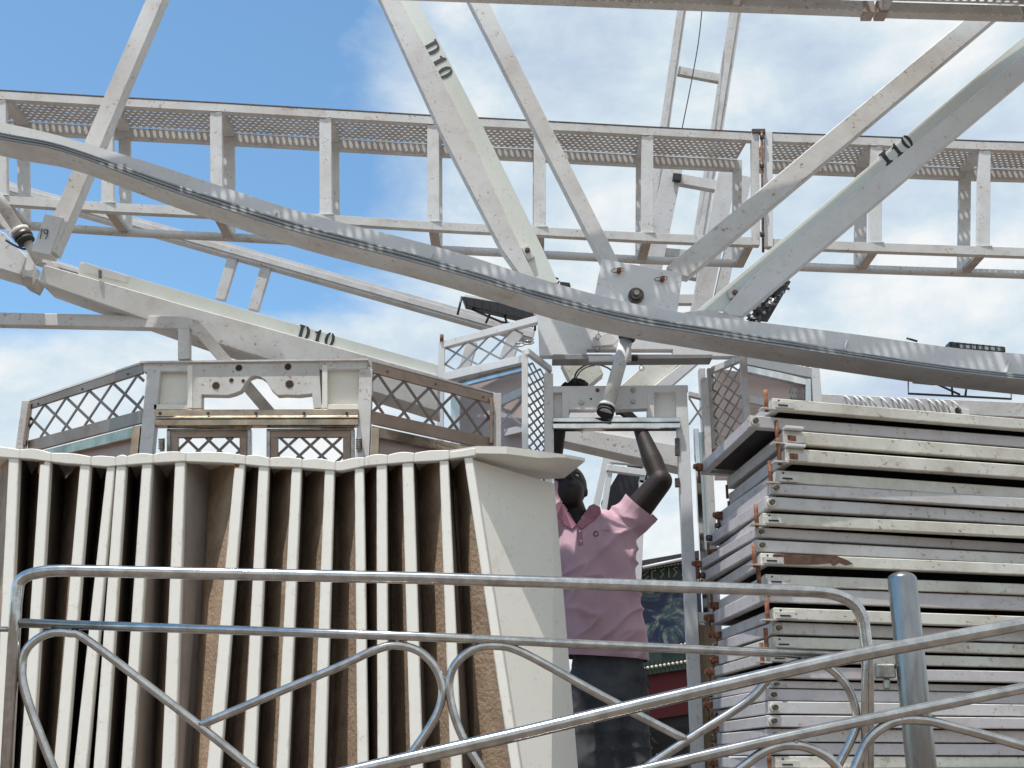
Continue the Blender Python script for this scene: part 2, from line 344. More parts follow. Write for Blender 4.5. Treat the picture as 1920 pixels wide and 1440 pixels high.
def place_plate(me, name, A, B, parent_thing):
    """perforated mesh laid from A along A->B, extending to +Y side"""
    u = (B - A).normalized(); v = Vector((0, 0, 1)).cross(u).normalized()
    if v.y < 0: v = -v
    n = u.cross(v)
    o = bpy.data.objects.new(name, me.copy()); C.objects.link(o)
    o.data.transform(Matrix((( u.x, v.x, n.x, A.x), (u.y, v.y, n.y, A.y), (u.z, v.z, n.z, A.z), (0, 0, 0, 1))))
    o.parent = parent_thing.root; parent_thing.kids.append(o); return o
ORD = ['first', 'second', 'third', 'fourth', 'fifth', 'sixth', 'seventh', 'eighth', 'ninth', 'tenth', 'eleventh', 'twelfth', 'thirteenth', 'fourteenth', 'fifteenth', 'sixteenth', 'seventeenth', 'eighteenth', 'nineteenth', 'twentieth', 'twenty-first', 'twenty-second', 'twenty-third', 'twenty-fourth', 'twenty-fifth', 'twenty-sixth']
# ================================================================== SETTING
bm = new(); s = 2500; f = [bm.verts.new(q) for q in ((-s, -s, 0), (s, -s, 0), (s, s, 0), (-s, s, 0))]; bm.faces.new(f); struct('ground', bm, GROUND)
bm = new(); hs = []
for j in range(41):
    an = R(185 + 170 * j / 40); q_ = [];
    for rr_, hh in ((55, 0), (70, 5.5), (95, 13), (140, 0)):
        q_.append(bm.verts.new((math.cos(an) * rr_, math.sin(an) * rr_, hh * (.8 + .5 * noise.noise(Vector((j * .21, rr_ * .1, 3)))) - .05)))
    hs.append(q_)
for q0, q1 in zip(hs, hs[1:]):
    for k in range(3): bm.faces.new((q0[k], q1[k], q1[k + 1], q0[k + 1])).smooth = True
struct('added_hills', bm, HILLREFL)  # unseen hill ring behind the camera, added to brown the metal reflections
DZ = 1.02
bm = new(); hexa(bm, [Vector(q) for q in ((-3.2, 3.05, DZ - .08), (3.4, 3.05, DZ - .08), (3.4, 3.05, DZ), (-3.2, 3.05, DZ), (-3.2, 8.4, DZ - .08), (3.4, 8.4, DZ - .08), (3.4, 8.4, DZ), (-3.2, 8.4, DZ))])
T = Thing('ride_platform', 'raised steel deck carrying the cages, seat shells and frames', 'platform')
T.part('deck', bm, DECK)
for x in (-3, 0, 3.2):
    for y in (3.3, 8.1):
        bm = new(); beam(bm, Vector((x, y, 0)), Vector((x, y, DZ - .08)), .12, .12); T.part('leg', bm, OLDW)
T.done()
# ================================================================== UPPER WALKWAY (top edge of the picture)
def zof(x, y, Y): return P(x, y, Y).z
T = Thing('overhead_walkway', 'nearest perforated walkway crossing the very top edge, rusty joint in its lower beam', 'walkway')
zU = zof(1920, 30, 4.66)
st = [(-350, -46), (250, -29), (700, -14), (1080, 0), (1370, 11), (1636, 21)], [(1648, 22), (1920, 30), (2250, 38)]
for seg in st:
    pts = [Pz(x, y, zU) for x, y in seg]
    for a, b in zip(pts, pts[1:]):
        a2, b2 = a + Vector((0, 0, .03)), b + Vector((0, 0, .03))
        bm = new(); beam(bm, a + Vector((0, 0, .028)), b + Vector((0, 0, .028)), .056, .05); T.part('rear_beam', bm, OLDW)
        D_ = .40; off = Vector((0, -D_, 0))
        bm = new(); beam(bm, a + off + Vector((0, -.05, .028)), b + off + Vector((0, -.05, .028)), .056, .05); T.part('front_beam', bm, OLDW)
        me = perforated((b - a).length, D_, r=.0138); place_plate(me, 'perforated_plate', a + off + Vector((0, 0, .062)), b + off + Vector((0, 0, .062)), T)
        bm = new(); c = a + Vector((.01, 0, .025)); beam(bm, c, c + off, .05, .03, ref=Vector((1, 0, 0))); T.part('cross_bar', bm, OLDW)
for x in (1630, 1655):
    bm = new(); c = Pz(x, 21, zU); beam(bm, c + Vector((-.025, -.006, .022)), c + Vector((.025, -.006, .022)), .064, .07); T.part('joint_plate', bm, OLDRUST)
T.done()
# ================================================================== MAIN WALKWAY
zT = zof(0, 180, 6.6); WD = .37
topf = [(-260, 168), (0, 178), (200, 190), (405, 201), (610, 213), (812, 225), (1012, 235), (1214, 246), (1410, 256), (1440, 257), (1643, 265), (1846, 273), (2080, 280)]
botf = {-260: 366, 0: 374, 200: 388, 405: 398, 610: 410, 812: 423, 1012: 433, 1214: 444, 1410: 452, 1440: 455, 1643: 463, 1846: 470, 2080: 478}
def walkway(st, label):
    T = Thing('walkway', label, 'walkway', 'perforated walkway sections behind the spokes')
    TP = [Pz(x, y, zT) for x, y in st]; BP = [P(x, botf[x], t_.y) for (x, y), t_ in zip(st, TP)]
    zb = sum(b.z for b in BP) / len(BP); back = Vector((0, WD, 0))
    h = 17 * mpp(TP[2]); 
    for i in range(len(st) - 1):
        a, b, c, d = TP[i], TP[i + 1], BP[i], BP[i + 1]
        bm = new(); beam(bm, a, b, h, .045); T.part('top_rail', bm, OLDW)
        bm = new(); beam(bm, c, d, h, .045); T.part('bottom_rail', bm, OLDW)
        bm = new(); beam(bm, a + back + Vector((0, 0, -.014)), b + back + Vector((0, 0, -.014)), h * 1.35, .045); T.part('top_rear_rail', bm, WHITE)
        bm = new(); tube(bm, [c + back, d + back], h * .5, 12); T.part('bottom_rear_pipe', bm, WHITE)
        me = perforated((b - a).length, WD - .04, r=.0125, row=.033, pitch=.042)
        place_plate(me, 'perforated_plate', a + Vector((0, .045, h * .5 + .003)), b + Vector((0, .045, h * .5 + .003)), T)
        bm = new(); up_ = Vector((0, -.0015, h * .5 + .0055)); beam(bm, a + up_, b + up_, .0075, .03); T.part('deck_edge_strip', bm, BOLT, bevel=0)
    for i, (x, y) in enumerate(st):
        if x in (1410, 1440, -260, 2080): continue
        a, c = TP[i], BP[i]; w_ = 22 * mpp(a); e = Vector((0, 0, h / 2))
        bm = new(); beam(bm, a - e + Vector((0, .003, 0)), c + e + Vector((0, .003, 0)), w_, .04); T.part('post', bm, WHITE)
        bm = new(); f0 = c + e + Vector((0, -.003, .003)); beam(bm, f0 + Vector((-w_ * .68, 0, 0)), f0 + Vector((w_ * .68, 0, 0)), .007, .05); T.part('post_foot', bm, WHITE2, bevel=0)
        bm = new(); tube(bm, smooth_path([a + Vector((-w_ * .5, -.001, -h * .5)), a + Vector((0, -.003, -h * .53)), a + Vector((w_ * .5, -.001, -h * .5))], 4), .0035, 6); T.part('weld_bead', bm, OLDRUST, bevel=0)
        bm = new(); beam(bm, a + back - e + Vector((0, .003, -.014)), c + back + Vector((0, .003, 0)), w_, .035); T.part('rear_post', bm, WHITE)
        bm = new(); beam(bm, a + Vector((0, .05, -.005)), a + back + Vector((0, -.002, -.005)), w_, .05, ref=Vector((0, 0, 1))); T.part('cross_bar', bm, WHITE)
        bm = new(); beam(bm, c + Vector((0, .05, -.012)), c + back + Vector((0, -.01, -.012)), w_ * .8, .03, ref=Vector((0, 0, 1))); T.part('lower_cross_bar', bm, OLDRUST)
    return T, TP, BP
T, TP, BP = walkway(topf[:9], 'long left walkway section with perforated deck, ending at the hinge post')
a, c = TP[-1], BP[-1]
bm = new(); beam(bm, a + Vector((.024, -.006, .04)), c + Vector((.024, -.006, -.03)), .05, .05); T.part('end_post', bm, OLDW)
bm = new(); tube(bm, [a + Vector((.064, -.02, .03)), c + Vector((.064, -.02, -.09))], .009, 8); T.part('hinge_pin', bm, RUSTY)
for k in (0.02, .3, .62, .95):
    q = a.lerp(c, k) + Vector((.064, -.022, 0)); bm = new(); tube(bm, [q + Vector((0, 0, -.016)), q + Vector((0, 0, .016))], .016, 10); T.part('hinge_barrel', bm, BOLT)
bm = new(); beam(bm, a + Vector((.0, -.02, .035)), a + Vector((.09, -.02, .035)), .03, .04); T.part('latch_plate', bm, BOLT)
bm = new(); beam(bm, a + Vector((-.03, WD, 0)), c + Vector((-.03, WD, 0)), .06, .05); T.part('rear_post', bm, WHITE)
bm = new(); beam(bm, c + Vector((0, .02, 0)), c + Vector((-.02, WD, -.03)), .06, .03, ref=Vector((0, 0, 1))); T.part('rusty_cross_bar', bm, OLDRUST)
T.done()
T, TP, BP = walkway(topf[9:], 'right walkway section beyond the hinge post, running out past the right edge')
a, c = TP[0], BP[0]
bm = new(); beam(bm, a + Vector((.006, -.006, .04)), c + Vector((.006, -.006, -.03)), .05, .05); T.part('end_post', bm, WHITE2)
T.done()
# ================================================================== FAR RIDE ARMS
def ladder_arm(name, label, rails, rungs, Y, group=None, d=.09, mat=GREYW, lip=True):
    T = Thing(name, label, 'ride arm', group)
    for (x0, y0, x1, y1, w_) in rails:
        bm = new(); pb(bm, x0, y0, Y, x1, y1, Y, w_, d); T.part('rail', bm, mat)
        if lip:
            bm = new(); A, B = P(x0, y0, Y - .012), P(x1, y1, Y - .012); k = mpp(A)
            beam(bm, A, B, w_ * k * .45, .012); T.part('rail_rib', bm, mat)
    for (x0, y0, x1, y1, w_) in rungs:
        bm = new(); pb(bm, x0, y0, Y + .02, x1, y1, Y + .02, w_, d * .6); T.part('rung', bm, mat)
    T.done(); return T
ladder_arm('ladder_arm', 'far ladder shaped ride arm rising steeply above the walkway at upper right', [(1290, -60, 1200, 560, 17), (1393, -60, 1300, 520, 22)], [(1272, 131, 1352, 146, 17), (1245, 330, 1325, 345, 18)], 10.5, 'far ride arms')
bm = new(); tube(bm, smooth_path([P(1322, -60, 10.3), P(1312, 60, 10.3), P(1297, 150, 10.3), P(1275, 260, 10.3)], 8), .006, 6)
single('hanging_cable', bm, BLACK, 'thin dark cable hanging between the rails of the far ladder arm', 'cable')
ladder_arm('ladder_arm', 'far long ride arm sloping down from the left edge toward the centre cage', [(-80, 325, 1000, 628, 24), (-80, 440, 700, 676, 15)], [(436, 482, 412, 560, 19), (499, 498, 474, 580, 19)], 9.0, 'far ride arms')
T = Thing('lattice_mast', 'pale steel mast behind the hinge post, leaning, with open braces', 'mast')
for (x0, y0, x1, y1, w_) in ((1262, 315, 1205, 590, 36), (1366, 320, 1310, 600, 34), (1400, 330, 1350, 560, 20)):
    bm = new(); pb(bm, x0, y0, 8.2, x1, y1, 8.2, w_, .1); T.part('leg', bm, GREYW)
for (x0, y0, x1, y1, w_) in ((1250, 330, 1372, 352, 20), (1225, 470, 1345, 480, 16), (1216, 560, 1320, 560, 18)):
    bm = new(); pb(bm, x0, y0, 8.26, x1, y1, 8.26, w_, .06); T.part('brace', bm, GREYW)
bm = new(); pb(bm, 1262, 330, 8.15, 1278, 332, 8.15, 14, .04); T.part('end_cap', bm, BLACK)
T.done()
# ================================================================== SPOKES
YS = 4.95
def glyph(ch):
    # unit glyphs in x 0..w, y 0..1 (stencil serif)
    if ch == 'D': 
        out = [(.0, 0), (.42, 0), (.42, .1), (.34, .14), (.34, .86), (.42, .9), (.42, 1), (0, 1), (0, .9), (.1, .86), (.1, .14), (0, .1)]
        arc = [(.48, 1), (.66, .97), (.8, .84), (.86, .66), (.88, .5), (.86, .34), (.8, .16), (.66, .03), (.48, 0), (.48, .1), (.58, .16), (.62, .3), (.63, .5), (.62, .7), (.58, .84), (.48, .9)]
        return [out, arc], .88
    if ch == '1': return [[(.1, 0), (.62, 0), (.62, .1), (.5, .14), (.5, 1), (.38, 1), (.3, .86), (.08, .78), (.08, .70), (.24, .73), (.24, .14), (.1, .1)]], .68
    if ch == 'I': return [[(0, 0), (.62, 0), (.62, .12), (.46, .17), (.46, .83), (.62, .88), (.62, 1), (0, 1), (0, .88), (.16, .83), (.16, .17), (0, .12)]], .66
    if ch == '0':
        L_ = [(.36, 1), (.2, .95), (.08, .78), (.03, .5), (.08, .22), (.2, .05), (.36, 0), (.36, .09), (.3, .18), (.27, .35), (.26, .5), (.27, .65), (.3, .82), (.36, .91)]
        return [L_, [(.80 - x, y) for x, y in L_]], .8
def stencil(T, px, d, h, chars, Y, gaps, clip=None):
    """px: start pixel of baseline, d: reading direction (px), h: glyph height px"""
    d = Vector(d).normalized(); u = Vector((d.y, -d.x))
    pos = 0
    for c, g in zip(chars, gaps):
        polys, w_ = glyph(c); bm = new()
        for pl in polys:
            q = []
            for (gx, gy) in pl:
                if clip: gy = max(gy, clip)
                v = Vector(px) + d * (pos + gx * h * .92) + u * (gy * h); q.append((v.x, v.y))
            ppoly(bm, q, (Y[0] - .0025, Y[1]) if isinstance(Y, tuple) else Y - .0025, .002)
        T.part('stencil_mark', bm, STENCIL, bevel=0); pos += w_ * h * .92 + g
# leaning strut with 19
YS_ = 4.95
T = Thing('leaning_strut', 'white box strut at upper left leaning down to the pipe joint, hand marked 19', 'strut')
bm = new(); pb(bm, 374, -200, YS - .1, 88, 470, YS - .1, 31, .07); T.part('bar', bm, WHITE)
bm = new(); pb(bm, 102, 404, YS - .104, 76, 474, YS - .104, 36, .08); T.part('sleeve', bm, WHITE2)
ym = YS - .11
bm = new(); ptube(bm, [(74, 432), (79, 428), (77, 438), (75, 448)], ym, .8, 6); T.part('handwritten_mark', bm, STENCIL, bevel=0)
bm = new(); ptube(bm, [(89, 431), (84, 430), (82, 435), (86, 438), (90, 434), (89, 431), (89, 440), (85, 448)], ym, .8, 6, 4); T.part('handwritten_mark', bm, STENCIL, bevel=0)
T.done()
def channel(name, label, plate, flange, Y, dpth, mats=(GREENW, WHITE)):
    T = Thing(name, label, 'spoke', 'wheel spokes meeting near the centre')
    bm = new(); ppoly(bm, plate, Y, .008); T.part('web', bm, mats[0], bevel=.001)
    bm = new(); ppoly(bm, flange, Y - dpth, dpth + .03); T.part('flange', bm, mats[1], bevel=.003)
    return T
T = channel('spoke', 'wide channel spoke stencilled D 10 descending from the top centre', [(690, -120), (724, -120), (1050, 530), (1012, 530)], [(640, -120), (694, -120), (1016, 534), (985, 534)], YS, .035)
# correct plate: web spans from flange inner edge to right edge
T.kids[0].data.clear_geometry(); bm = new(); ppoly(bm, [(690, -120), (722, -120), (783, 0), (907, 240), (1017, 465), (1046, 530), (1005, 530)], YS, .008); bmesh.ops.recalc_face_normals(bm, faces=bm.faces); bm.to_mesh(T.kids[0].data); bm.free()
T.kids[1].data.clear_geometry(); bm = new(); ppoly(bm, [(650, -120), (692, -120), (752, 0), (873, 233), (962, 433), (1008, 530), (985, 530), (940, 467), (827, 250), (713, 0)], YS - .04, .07); bmesh.ops.recalc_face_normals(bm, faces=bm.faces); bev(bm, .004); bm.to_mesh(T.kids[1].data); bm.free()
stencil(T, (791, 86), (.475, .88), 29, 'D10', YS, (7, 5, 0))
bm = new(); pb(bm, 984, 462, YS - .02, 996, 484, YS - .02, 15, .02); T.part('lug', bm, OLDW)
bm = new(); c = P(989, 470, YS - .02); bolt(bm, c, .008, .008); T.part('bolt', bm, BOLT, bevel=0)
bm = new(); ptube(bm, [(984, 466), (972, 484), (958, 490)], YS + .05, 4, 8); T.part('pin', bm, BOLT, bevel=0)
T.done()
T = Thing('spoke', 'slim box spoke right of the stencilled D 10 spoke, ending in the bolted plate', 'spoke', 'wheel spokes meeting near the centre')
bm = new(); ppoly(bm, [(822, -120), (858, -120), (915, 0), (1160, 490), (1128, 492), (878, 0)], YS - .12, .06); T.part('bar', bm, WHITE, bevel=.004); T.done()
T = Thing('spoke', 'slim box spoke rising from the bolted plate to the top right beam', 'spoke', 'wheel spokes meeting near the centre')
bm = new(); ppoly(bm, [(1813, 32), (1950, -60), (2000, -60), (1873, 30), (1290, 520), (1262, 512), (1250, 500)], YS - .12, .06); T.part('bar', bm, OLDW, bevel=.004); T.done()
T = Thing('spoke', 'wide channel spoke stencilled I 10 climbing to the right edge', 'spoke', 'wheel spokes meeting near the centre')
bm = new(); ppoly(bm, [(1306, 583), (2110, -92), (2110, -50), (1362, 583)], YS, .008); T.part('web', bm, GREENW, bevel=.001)
bm = new(); ppoly(bm, [(1356, 583), (1400, 527), (2110, -54), (2110, -12), (1390, 594), (1368, 592)], YS - .04, .07); T.part('flange', bm, WHITE2, bevel=.004)
stencil(T, (1663, 311), (.79, -.61), 26, 'I10', YS, (9, 7, 0))
bm = new(); pb(bm, 1366, 552, YS - .02, 1392, 545, YS - .02, 17, .02); T.part('lug', bm, OLDW)
bm = new(); bolt(bm, P(1378, 549, YS - .02), .008, .008); T.part('bolt', bm, RUSTY, bevel=0)
T.done()
# lower left D10 beam
YLf = (6.0, .46); YLn = (5.96, .46)
T = Thing('spoke', 'nearly level channel beam stencilled D 10 sloping behind the left cage', 'spoke', 'wheel spokes meeting near the centre')
bm = new(); ppoly(bm, [(150, 490), (640, 633), (821, 684), (821, 712), (640, 662), (145, 524)], YLf, .008); T.part('web', bm, GREENW, bevel=.001)
bm = new(); ppoly(bm, [(82, 496), (157, 517), (350, 573), (640, 653), (821, 703), (821, 772), (640, 716), (370, 632), (72, 528)], YLn, .20); T.part('flange', bm, WHITE, bevel=.004)
stencil(T, (556, 634), (.965, .262), 27, 'D10', YLf, (7, 5, 0), clip=.15)
bm = new(); q = [P(188 + 3 * math.cos(k), 522 - k * .45, (5.955 + .007 * math.sin(k), .46)) for k in [i * .6 for i in range(60)]]; tube(bm, q, .0022, 6); T.part('spring', bm, BOLT, bevel=0)
bm = new(); ppoly(bm, [(150, 494), (160, 492), (240, 517), (240, 530), (150, 508)], (5.98, .46), .01); T.part('mounting_plate', bm, WHITE2)
T.done()
YL = 5.10
# joint at far left
T = Thing('pipe_joint', 'box beam end and diagonal pipe with dark collar meeting at the left edge', 'pipe joint')
bm = new(); ppoly(bm, [(-120, 395), (8, 436), (50, 482), (38, 515), (-120, 468)], YL - .04, .18); T.part('beam_end', bm, WHITE, bevel=.003)
bm = new(); ppoly(bm, [(38, 515), (70, 522), (60, 540), (40, 530)], YL + .01, .1); T.part('gap_plate', bm, OLDRUST)
bm = new(); tube(bm, [P(-60, 290, YL - .2), P(42, 440, YL - .17)], 11 * mpp(P(40, 440, YL)), 16); T.part('pipe', bm, WHITE, bevel=0)
bm = new(); tube(bm, [P(48, 448, YL - .16), P(72, 490, YL - .15)], 8 * mpp(P(40, 440, YL)), 16); T.part('pipe_end', bm, OLDW, bevel=0)
for k, (r_, mt) in enumerate(((17, WHITE), (17.5, BOLT), (16, RUBBER))):
    bm = new(); a = P(36 + k * 5, 431 + k * 8, YL - .17); b = P(40 + k * 5, 438 + k * 8, YL - .168); tube(bm, [a, b], r_ * mpp(a), 20); T.part('collar', bm, mt, bevel=0)
bm = new(); ppoly(bm, [(55, 455), (68, 470), (60, 520), (46, 508)], YL - .07, .02); T.part('gusset', bm, WHITE2)
bm = new(); ppoly(bm, [(88, 480), (108, 500), (112, 520), (86, 500)], YL + .06, .02); T.part('gusset', bm, GREYW)
T.done()
bm = new(); ptube(bm, [(12, 450), (25, 458), (45, 466), (60, 462)], YL - .1, 3, 8, 6); single('blue_hose', bm, BLUE, 'short blue hose beside the pipe collar at the left edge', 'hose', bevel=0)
T = Thing('wing_strut', 'second slim strut end with pipe stub at the left edge below the walkway', 'strut')
bm = new(); pb(bm, -60, 320, YL - .02, 30, 436, YL - .02, 24, .05); T.part('bar', bm, OLDW); T.done()
# ================================================================== CURVED RIM BEAM
T = Thing('rim_beam', 'long curved rim beam with black grease streaks sweeping across in front of everything', 'rim beam')
RB = [(-200, 190, 203, 216), (0, 229, 247, 261), (117, 256, 271, 284), (283, 306, 329, 345), (417, 350, 373, 391), (567, 398, 420, 438), (757, 446, 470, 487), (873, 478, 503, 519), (1007, 521, 544, 560), (1160, 563, 583, 600), (1297, 589, 608, 624), (1447, 607, 632, 648), (1613, 628, 660, 673), (1780, 651, 685, 697), (1920, 664, 701, 713), (2150, 682, 722, 735)]
YR = 4.60
def interp(k, n=7):
    pts = [Vector((q[0], q[k], 0)) for q in RB]; return smooth_path(pts, n)
c1, c2, c3 = interp(1), interp(2), interp(3)
def sweep(bm, secs, closed=True, uvs=False):
    rings = [[bm.verts.new(p) for p in s_] for s_ in secs]; n = len(secs[0]); lay = bm.loops.layers.uv.new('UVMap') if uvs else None
    u = 0
    for i in range(len(rings) - 1):
        du = (secs[i + 1][0] - secs[i][0]).length
        for k in range(n if closed else n - 1):
            k2 = (k + 1) % n; f = bm.faces.new((rings[i][k], rings[i + 1][k], rings[i + 1][k2], rings[i][k2])); f.smooth = False
            if lay:
                for lp, (uu, vv) in zip(f.loops, ((u, k), (u + du, k), (u + du, k + 1), (u, k + 1))): lp[lay].uv = (uu, vv)
        u += du
    if closed: bm.faces.new(rings[0]); bm.faces.new(rings[-1][::-1])
secs, trk, edge_s, und = [], [], [], []
for a, b, c in zip(c1, c2, c3):
    t0, t1, t2 = P(a.x, a.y, YR + .05), P(b.x, b.y, YR + .05), P(b.x, b.y, YR); t3 = P(c.x, c.y, YR)
    secs.append([t0, Vector((t1.x, t1.y, t3.z + .01)), Vector((t1.x, YR + .17, t3.z + .01)), Vector((t0.x, YR + .17, t0.z))])
    und.append([Vector((t3.x, YR + .002, t3.z + .008)), Vector((t3.x, YR + .002, t3.z)), Vector((t3.x, YR + .18, t3.z)), Vector((t3.x, YR + .18, t3.z + .008))])
    # track: sloping ledge + face
    trk.append([Vector((t2.x, YR + .048, t2.z + .006)), Vector((t2.x, YR + .004, t2.z)), Vector((t3.x, YR, t3.z + .004)), Vector((t3.x, YR + .0015, t3.z - .001))])
bm = new(); sweep(bm, secs); T.part('web', bm, WHITE2, bevel=0)
bm = new(); sweep(bm, und); T.part('underside_plate', bm, GREYW, bevel=0)
bm = new(); sweep(bm, trk, closed=False, uvs=True); T.part('greased_track', bm, TRACK, bevel=0)
for x in (230, 515, 808, 1585, 1890):
    i = min(range(len(c1)), key=lambda k: abs(c1[k].x - x)); a, b = c1[i], c2[i]
    bm = new(); pb(bm, x + 4, a.y + 12, YR + .035, x - 2, b.y - 1, YR + .035, 3.2, .02); T.part('weld_tab', bm, WHITE2)
T.done()
# rear rim seen behind the man
T = Thing('rear_rim_beam', 'weathered rear rim beam passing behind the raised arms', 'rim beam')
bm = new(); ppoly(bm, [(1035, 795), (1290, 838), (1290, 880), (1035, 822)], 6.3, .16); T.part('beam', bm, OLDW, bevel=.003)
bm = new(); ppoly(bm, [(1050, 765), (1290, 795), (1290, 838), (1050, 800)], 6.4, .05); T.part('web', bm, WHITE2, bevel=.003); T.done()
# ================================================================== GUSSET
YG = 4.74
T = Thing('gusset_plate', 'bolted white plate joining the spokes at the wheel centre, three rusty pins', 'gusset plate')
bm = new(); ppoly(bm, [(1128, 485), (1280, 512), (1268, 600), (1112, 570)], YG, .014); T.part('plate', bm, WHITE2, bevel=.003)
for x, y in ((1160, 510), (1241, 526)):
    bm = new(); c = P(x, y, YG); tube(bm, [c, c + Vector((0, -.03, 0))], .010, 12); T.part('pin', bm, RUSTY, bevel=0)
    bm = new(); q = [c + Vector((.022 * math.cos(k) * (1 if math.cos(k) > 0 else 1.6), -.02, .010 * math.sin(k) + .004 * math.cos(k))) for k in [i * .35 for i in range(18)]]; tube(bm, q, .0017, 6); T.part('split_ring', bm, RUSTY, bevel=0)
bm = new(); c = P(1192, 556, YG); tube(bm, [c, c + Vector((0, -.02, 0))], .034, 24); tube(bm, [c + Vector((0, -.02, 0)), c + Vector((0, -.035, 0))], .026, 8); T.part('hub_nut', bm, BOLT, bevel=0)
bm = new(); tube(bm, [c + Vector((0, -.03, 0)), c + Vector((0, -.05, 0))], .011, 12); T.part('stud', bm, STEELN, bevel=0)
bm = new(); ppoly(bm, [(1283, 585), (1330, 580), (1395, 597), (1400, 625), (1283, 620)], YR + .262, .014); T.part('backing_plate', bm, WHITE)
T.done()
# ================================================================== CENTRE CAGE
YC = 5.12
T = Thing('centre_cage', 'open white cage frame in the middle where the man in pink is working', 'ride cage')
# top box
bm = new(); ppoly(bm, [(1008, 588), (1100, 600), (1275, 625), (1400, 640), (1400, 668), (1262, 668), (1262, 655), (1100, 655), (1100, 667), (1012, 667)], YC, .05)
T.part('upper_housing', bm, WHITE2, bevel=.002)
bm = new(); ppoly(bm, [(1036, 664), (1336, 664), (1336, 672), (1036, 674)], YC - .05, .09); T.part('lower_channel', bm, LATTG, bevel=.002)
bm = new(); ppoly(bm, [(1103, 667), (1160, 667), (1160, 676), (1105, 677)], YC - .06, .02); T.part('latch_bar', bm, WHITE2)
bm = new(); ppoly(bm, [(1166, 652), (1184, 652), (1184, 676), (1166, 676)], YC - .075, .03); T.part('clamp', bm, WHITE2)
for x in (1158, 1190):
    bm = new(); c = P(x, 672, YC - .07); tube(bm, [c + Vector((-.012, 0, 0)), c + Vector((.012, 0, 0))], .013, 10); T.part('clamp_bolt', bm, RUBBER, bevel=0)
bm = new(); ppoly(bm, [(1140, 622), (1160, 636), (1150, 646), (1110, 650), (1112, 632), (1128, 628)], YC - .03, .02); T.part('torn_bracket', bm, WHITE)
# crossbeam
bm = new(); ppoly(bm, [(1036, 724), (1290, 722), (1290, 735), (1226, 735), (1222, 764), (1215, 766), (1158, 768), (1146, 764), (1130, 764), (1120, 768), (1066, 768), (1060, 736), (1036, 736)], YC, .05); T.part('crossbeam', bm, WHITE2, bevel=.002)
bm = new(); ppoly(bm, [(1036, 736), (1062, 736), (1064, 784), (1036, 784)], YC + .03, .01); T.part('recess_panel', bm, WHITE2)
bm = new(); ppoly(bm, [(1226, 735), (1274, 735), (1274, 782), (1226, 782)], YC + .03, .01); T.part('recess_panel', bm, WHITE2)
bm = new(); ppoly(bm, [(1214, 735), (1227, 735), (1227, 784), (1214, 784)], YC - .002, .04); T.part('recess_frame', bm, WHITE2)
bm = new(); ppoly(bm, [(1054, 736), (1067, 736), (1067, 784), (1054, 784)], YC - .002, .04); T.part('recess_frame', bm, WHITE2)
for x, y in ((1090, 755), (1187, 732), (1187, 753)):
    bm = new(); c = P(x, y, YC); tube(bm, [c, c + Vector((0, -.012, 0))], .011, 14); tube(bm, [c + Vector((0, -.012, 0)), c + Vector((0, -.013, 0))], .0065, 6); T.part('bolt', bm, STEELN, bevel=0)
bm = new(); c = P(1120, 732, YC); bolt(bm, c, .006, .005); T.part('bolt', bm, RUSTY, bevel=0)
bm = new(); c = P(1108, 748, YC); tube(bm, [c + Vector((0, -.001, 0)), c], .005, 10); T.part('bolt_hole', bm, RUBBER, bevel=0)
bm = new(); ppoly(bm, [(1036, 783), (1276, 782), (1276, 791), (1036, 791)], YC - .03, .05); T.part('chrome_rail', bm, MIRROR, bevel=.002)
bm = new(); ppoly(bm, [(1036, 793), (1276, 792), (1276, 803), (1036, 804)], YC - .02, .05); T.part('chrome_rail', bm, MIRROR, bevel=.004)
# pipe
bm = new(); tube(bm, [P(1176, 632, YC - .06), P(1136, 774, YC - .09)], 12.5 * mpp(P(1160, 700, YC)), 20); T.part('pipe', bm, WHITE, bevel=0)
for x, y, r_, mt, dx, dy in ((1177, 628, 16, BOLT, -2, 7), (1139, 760, 15.5, WHITE, -2, 5), (1137.5, 765, 16.5, RUBBER, -1.2, 3.5), (1136.3, 769, 15.5, STEELN, -1, 3), (1135.3, 772.5, 16.5, RUBBER, -.8, 2.5)):
    bm = new(); a = P(x, y, YC - .085); b = P(x + dx, y + dy, YC - .088); tube(bm, [a, b], r_ * mpp(a), 24); T.part('collar', bm, mt, bevel=0)
# posts
bm = new(); A, B = P(1282, 722, YC), P(1305, 1440, YC); beam(bm, Vector((B.x * .5 + A.x * .5, YC, A.z)), Vector((B.x * .5 + A.x * .5 , YC, DZ)), .052, .05); T.part('corner_post', bm, WHITE2)
bm = new(); xx = P(1328, 800, YC).x; beam(bm, Vector((xx, YC + .02, zof(1328, 705, YC))), Vector((xx, YC + .02, DZ)), .03, .05); T.part('hinge_post', bm, WHITE)
bm = new(); xx = P(1309, 800, YC).x; beam(bm, Vector((xx - .004, YC + .03, zof(1300, 800, YC))), Vector((xx - .004, YC + .03, zof(1300, 1160, YC))), .022, .03); T.part('chrome_stile', bm, MIRROR)
bm = new(); xx = P(1318, 800, YC).x; hexa(bm, [Vector((xx - .02 + .05 * i, YC + .05 + dy, zof(1300, yy, YC))) for dy in (0, .004) for i, yy in ((0, 1155), (1, 1155), (1, 805), (0, 805))]); T.part('glass_pane', bm, GLASS, bevel=0)
bm = new(); ppoly(bm, [(1290, 1148), (1336, 1148), (1336, 1166), (1290, 1166)], YC + .015, .03); T.part('sill', bm, WHITE2)
bm = new(); ppoly(bm, [(1296, 1172), (1340, 1172), (1350, 1500), (1306, 1500)], YC + .05, .02); T.part('wood_panel', bm, WOOD)
bm = new(); xx = P(1029, 760, YC).x; beam(bm, Vector((xx, YC, zof(1029, 700, YC))), Vector((xx, YC, DZ)), .042, .05); T.part('corner_post', bm, WHITE2)
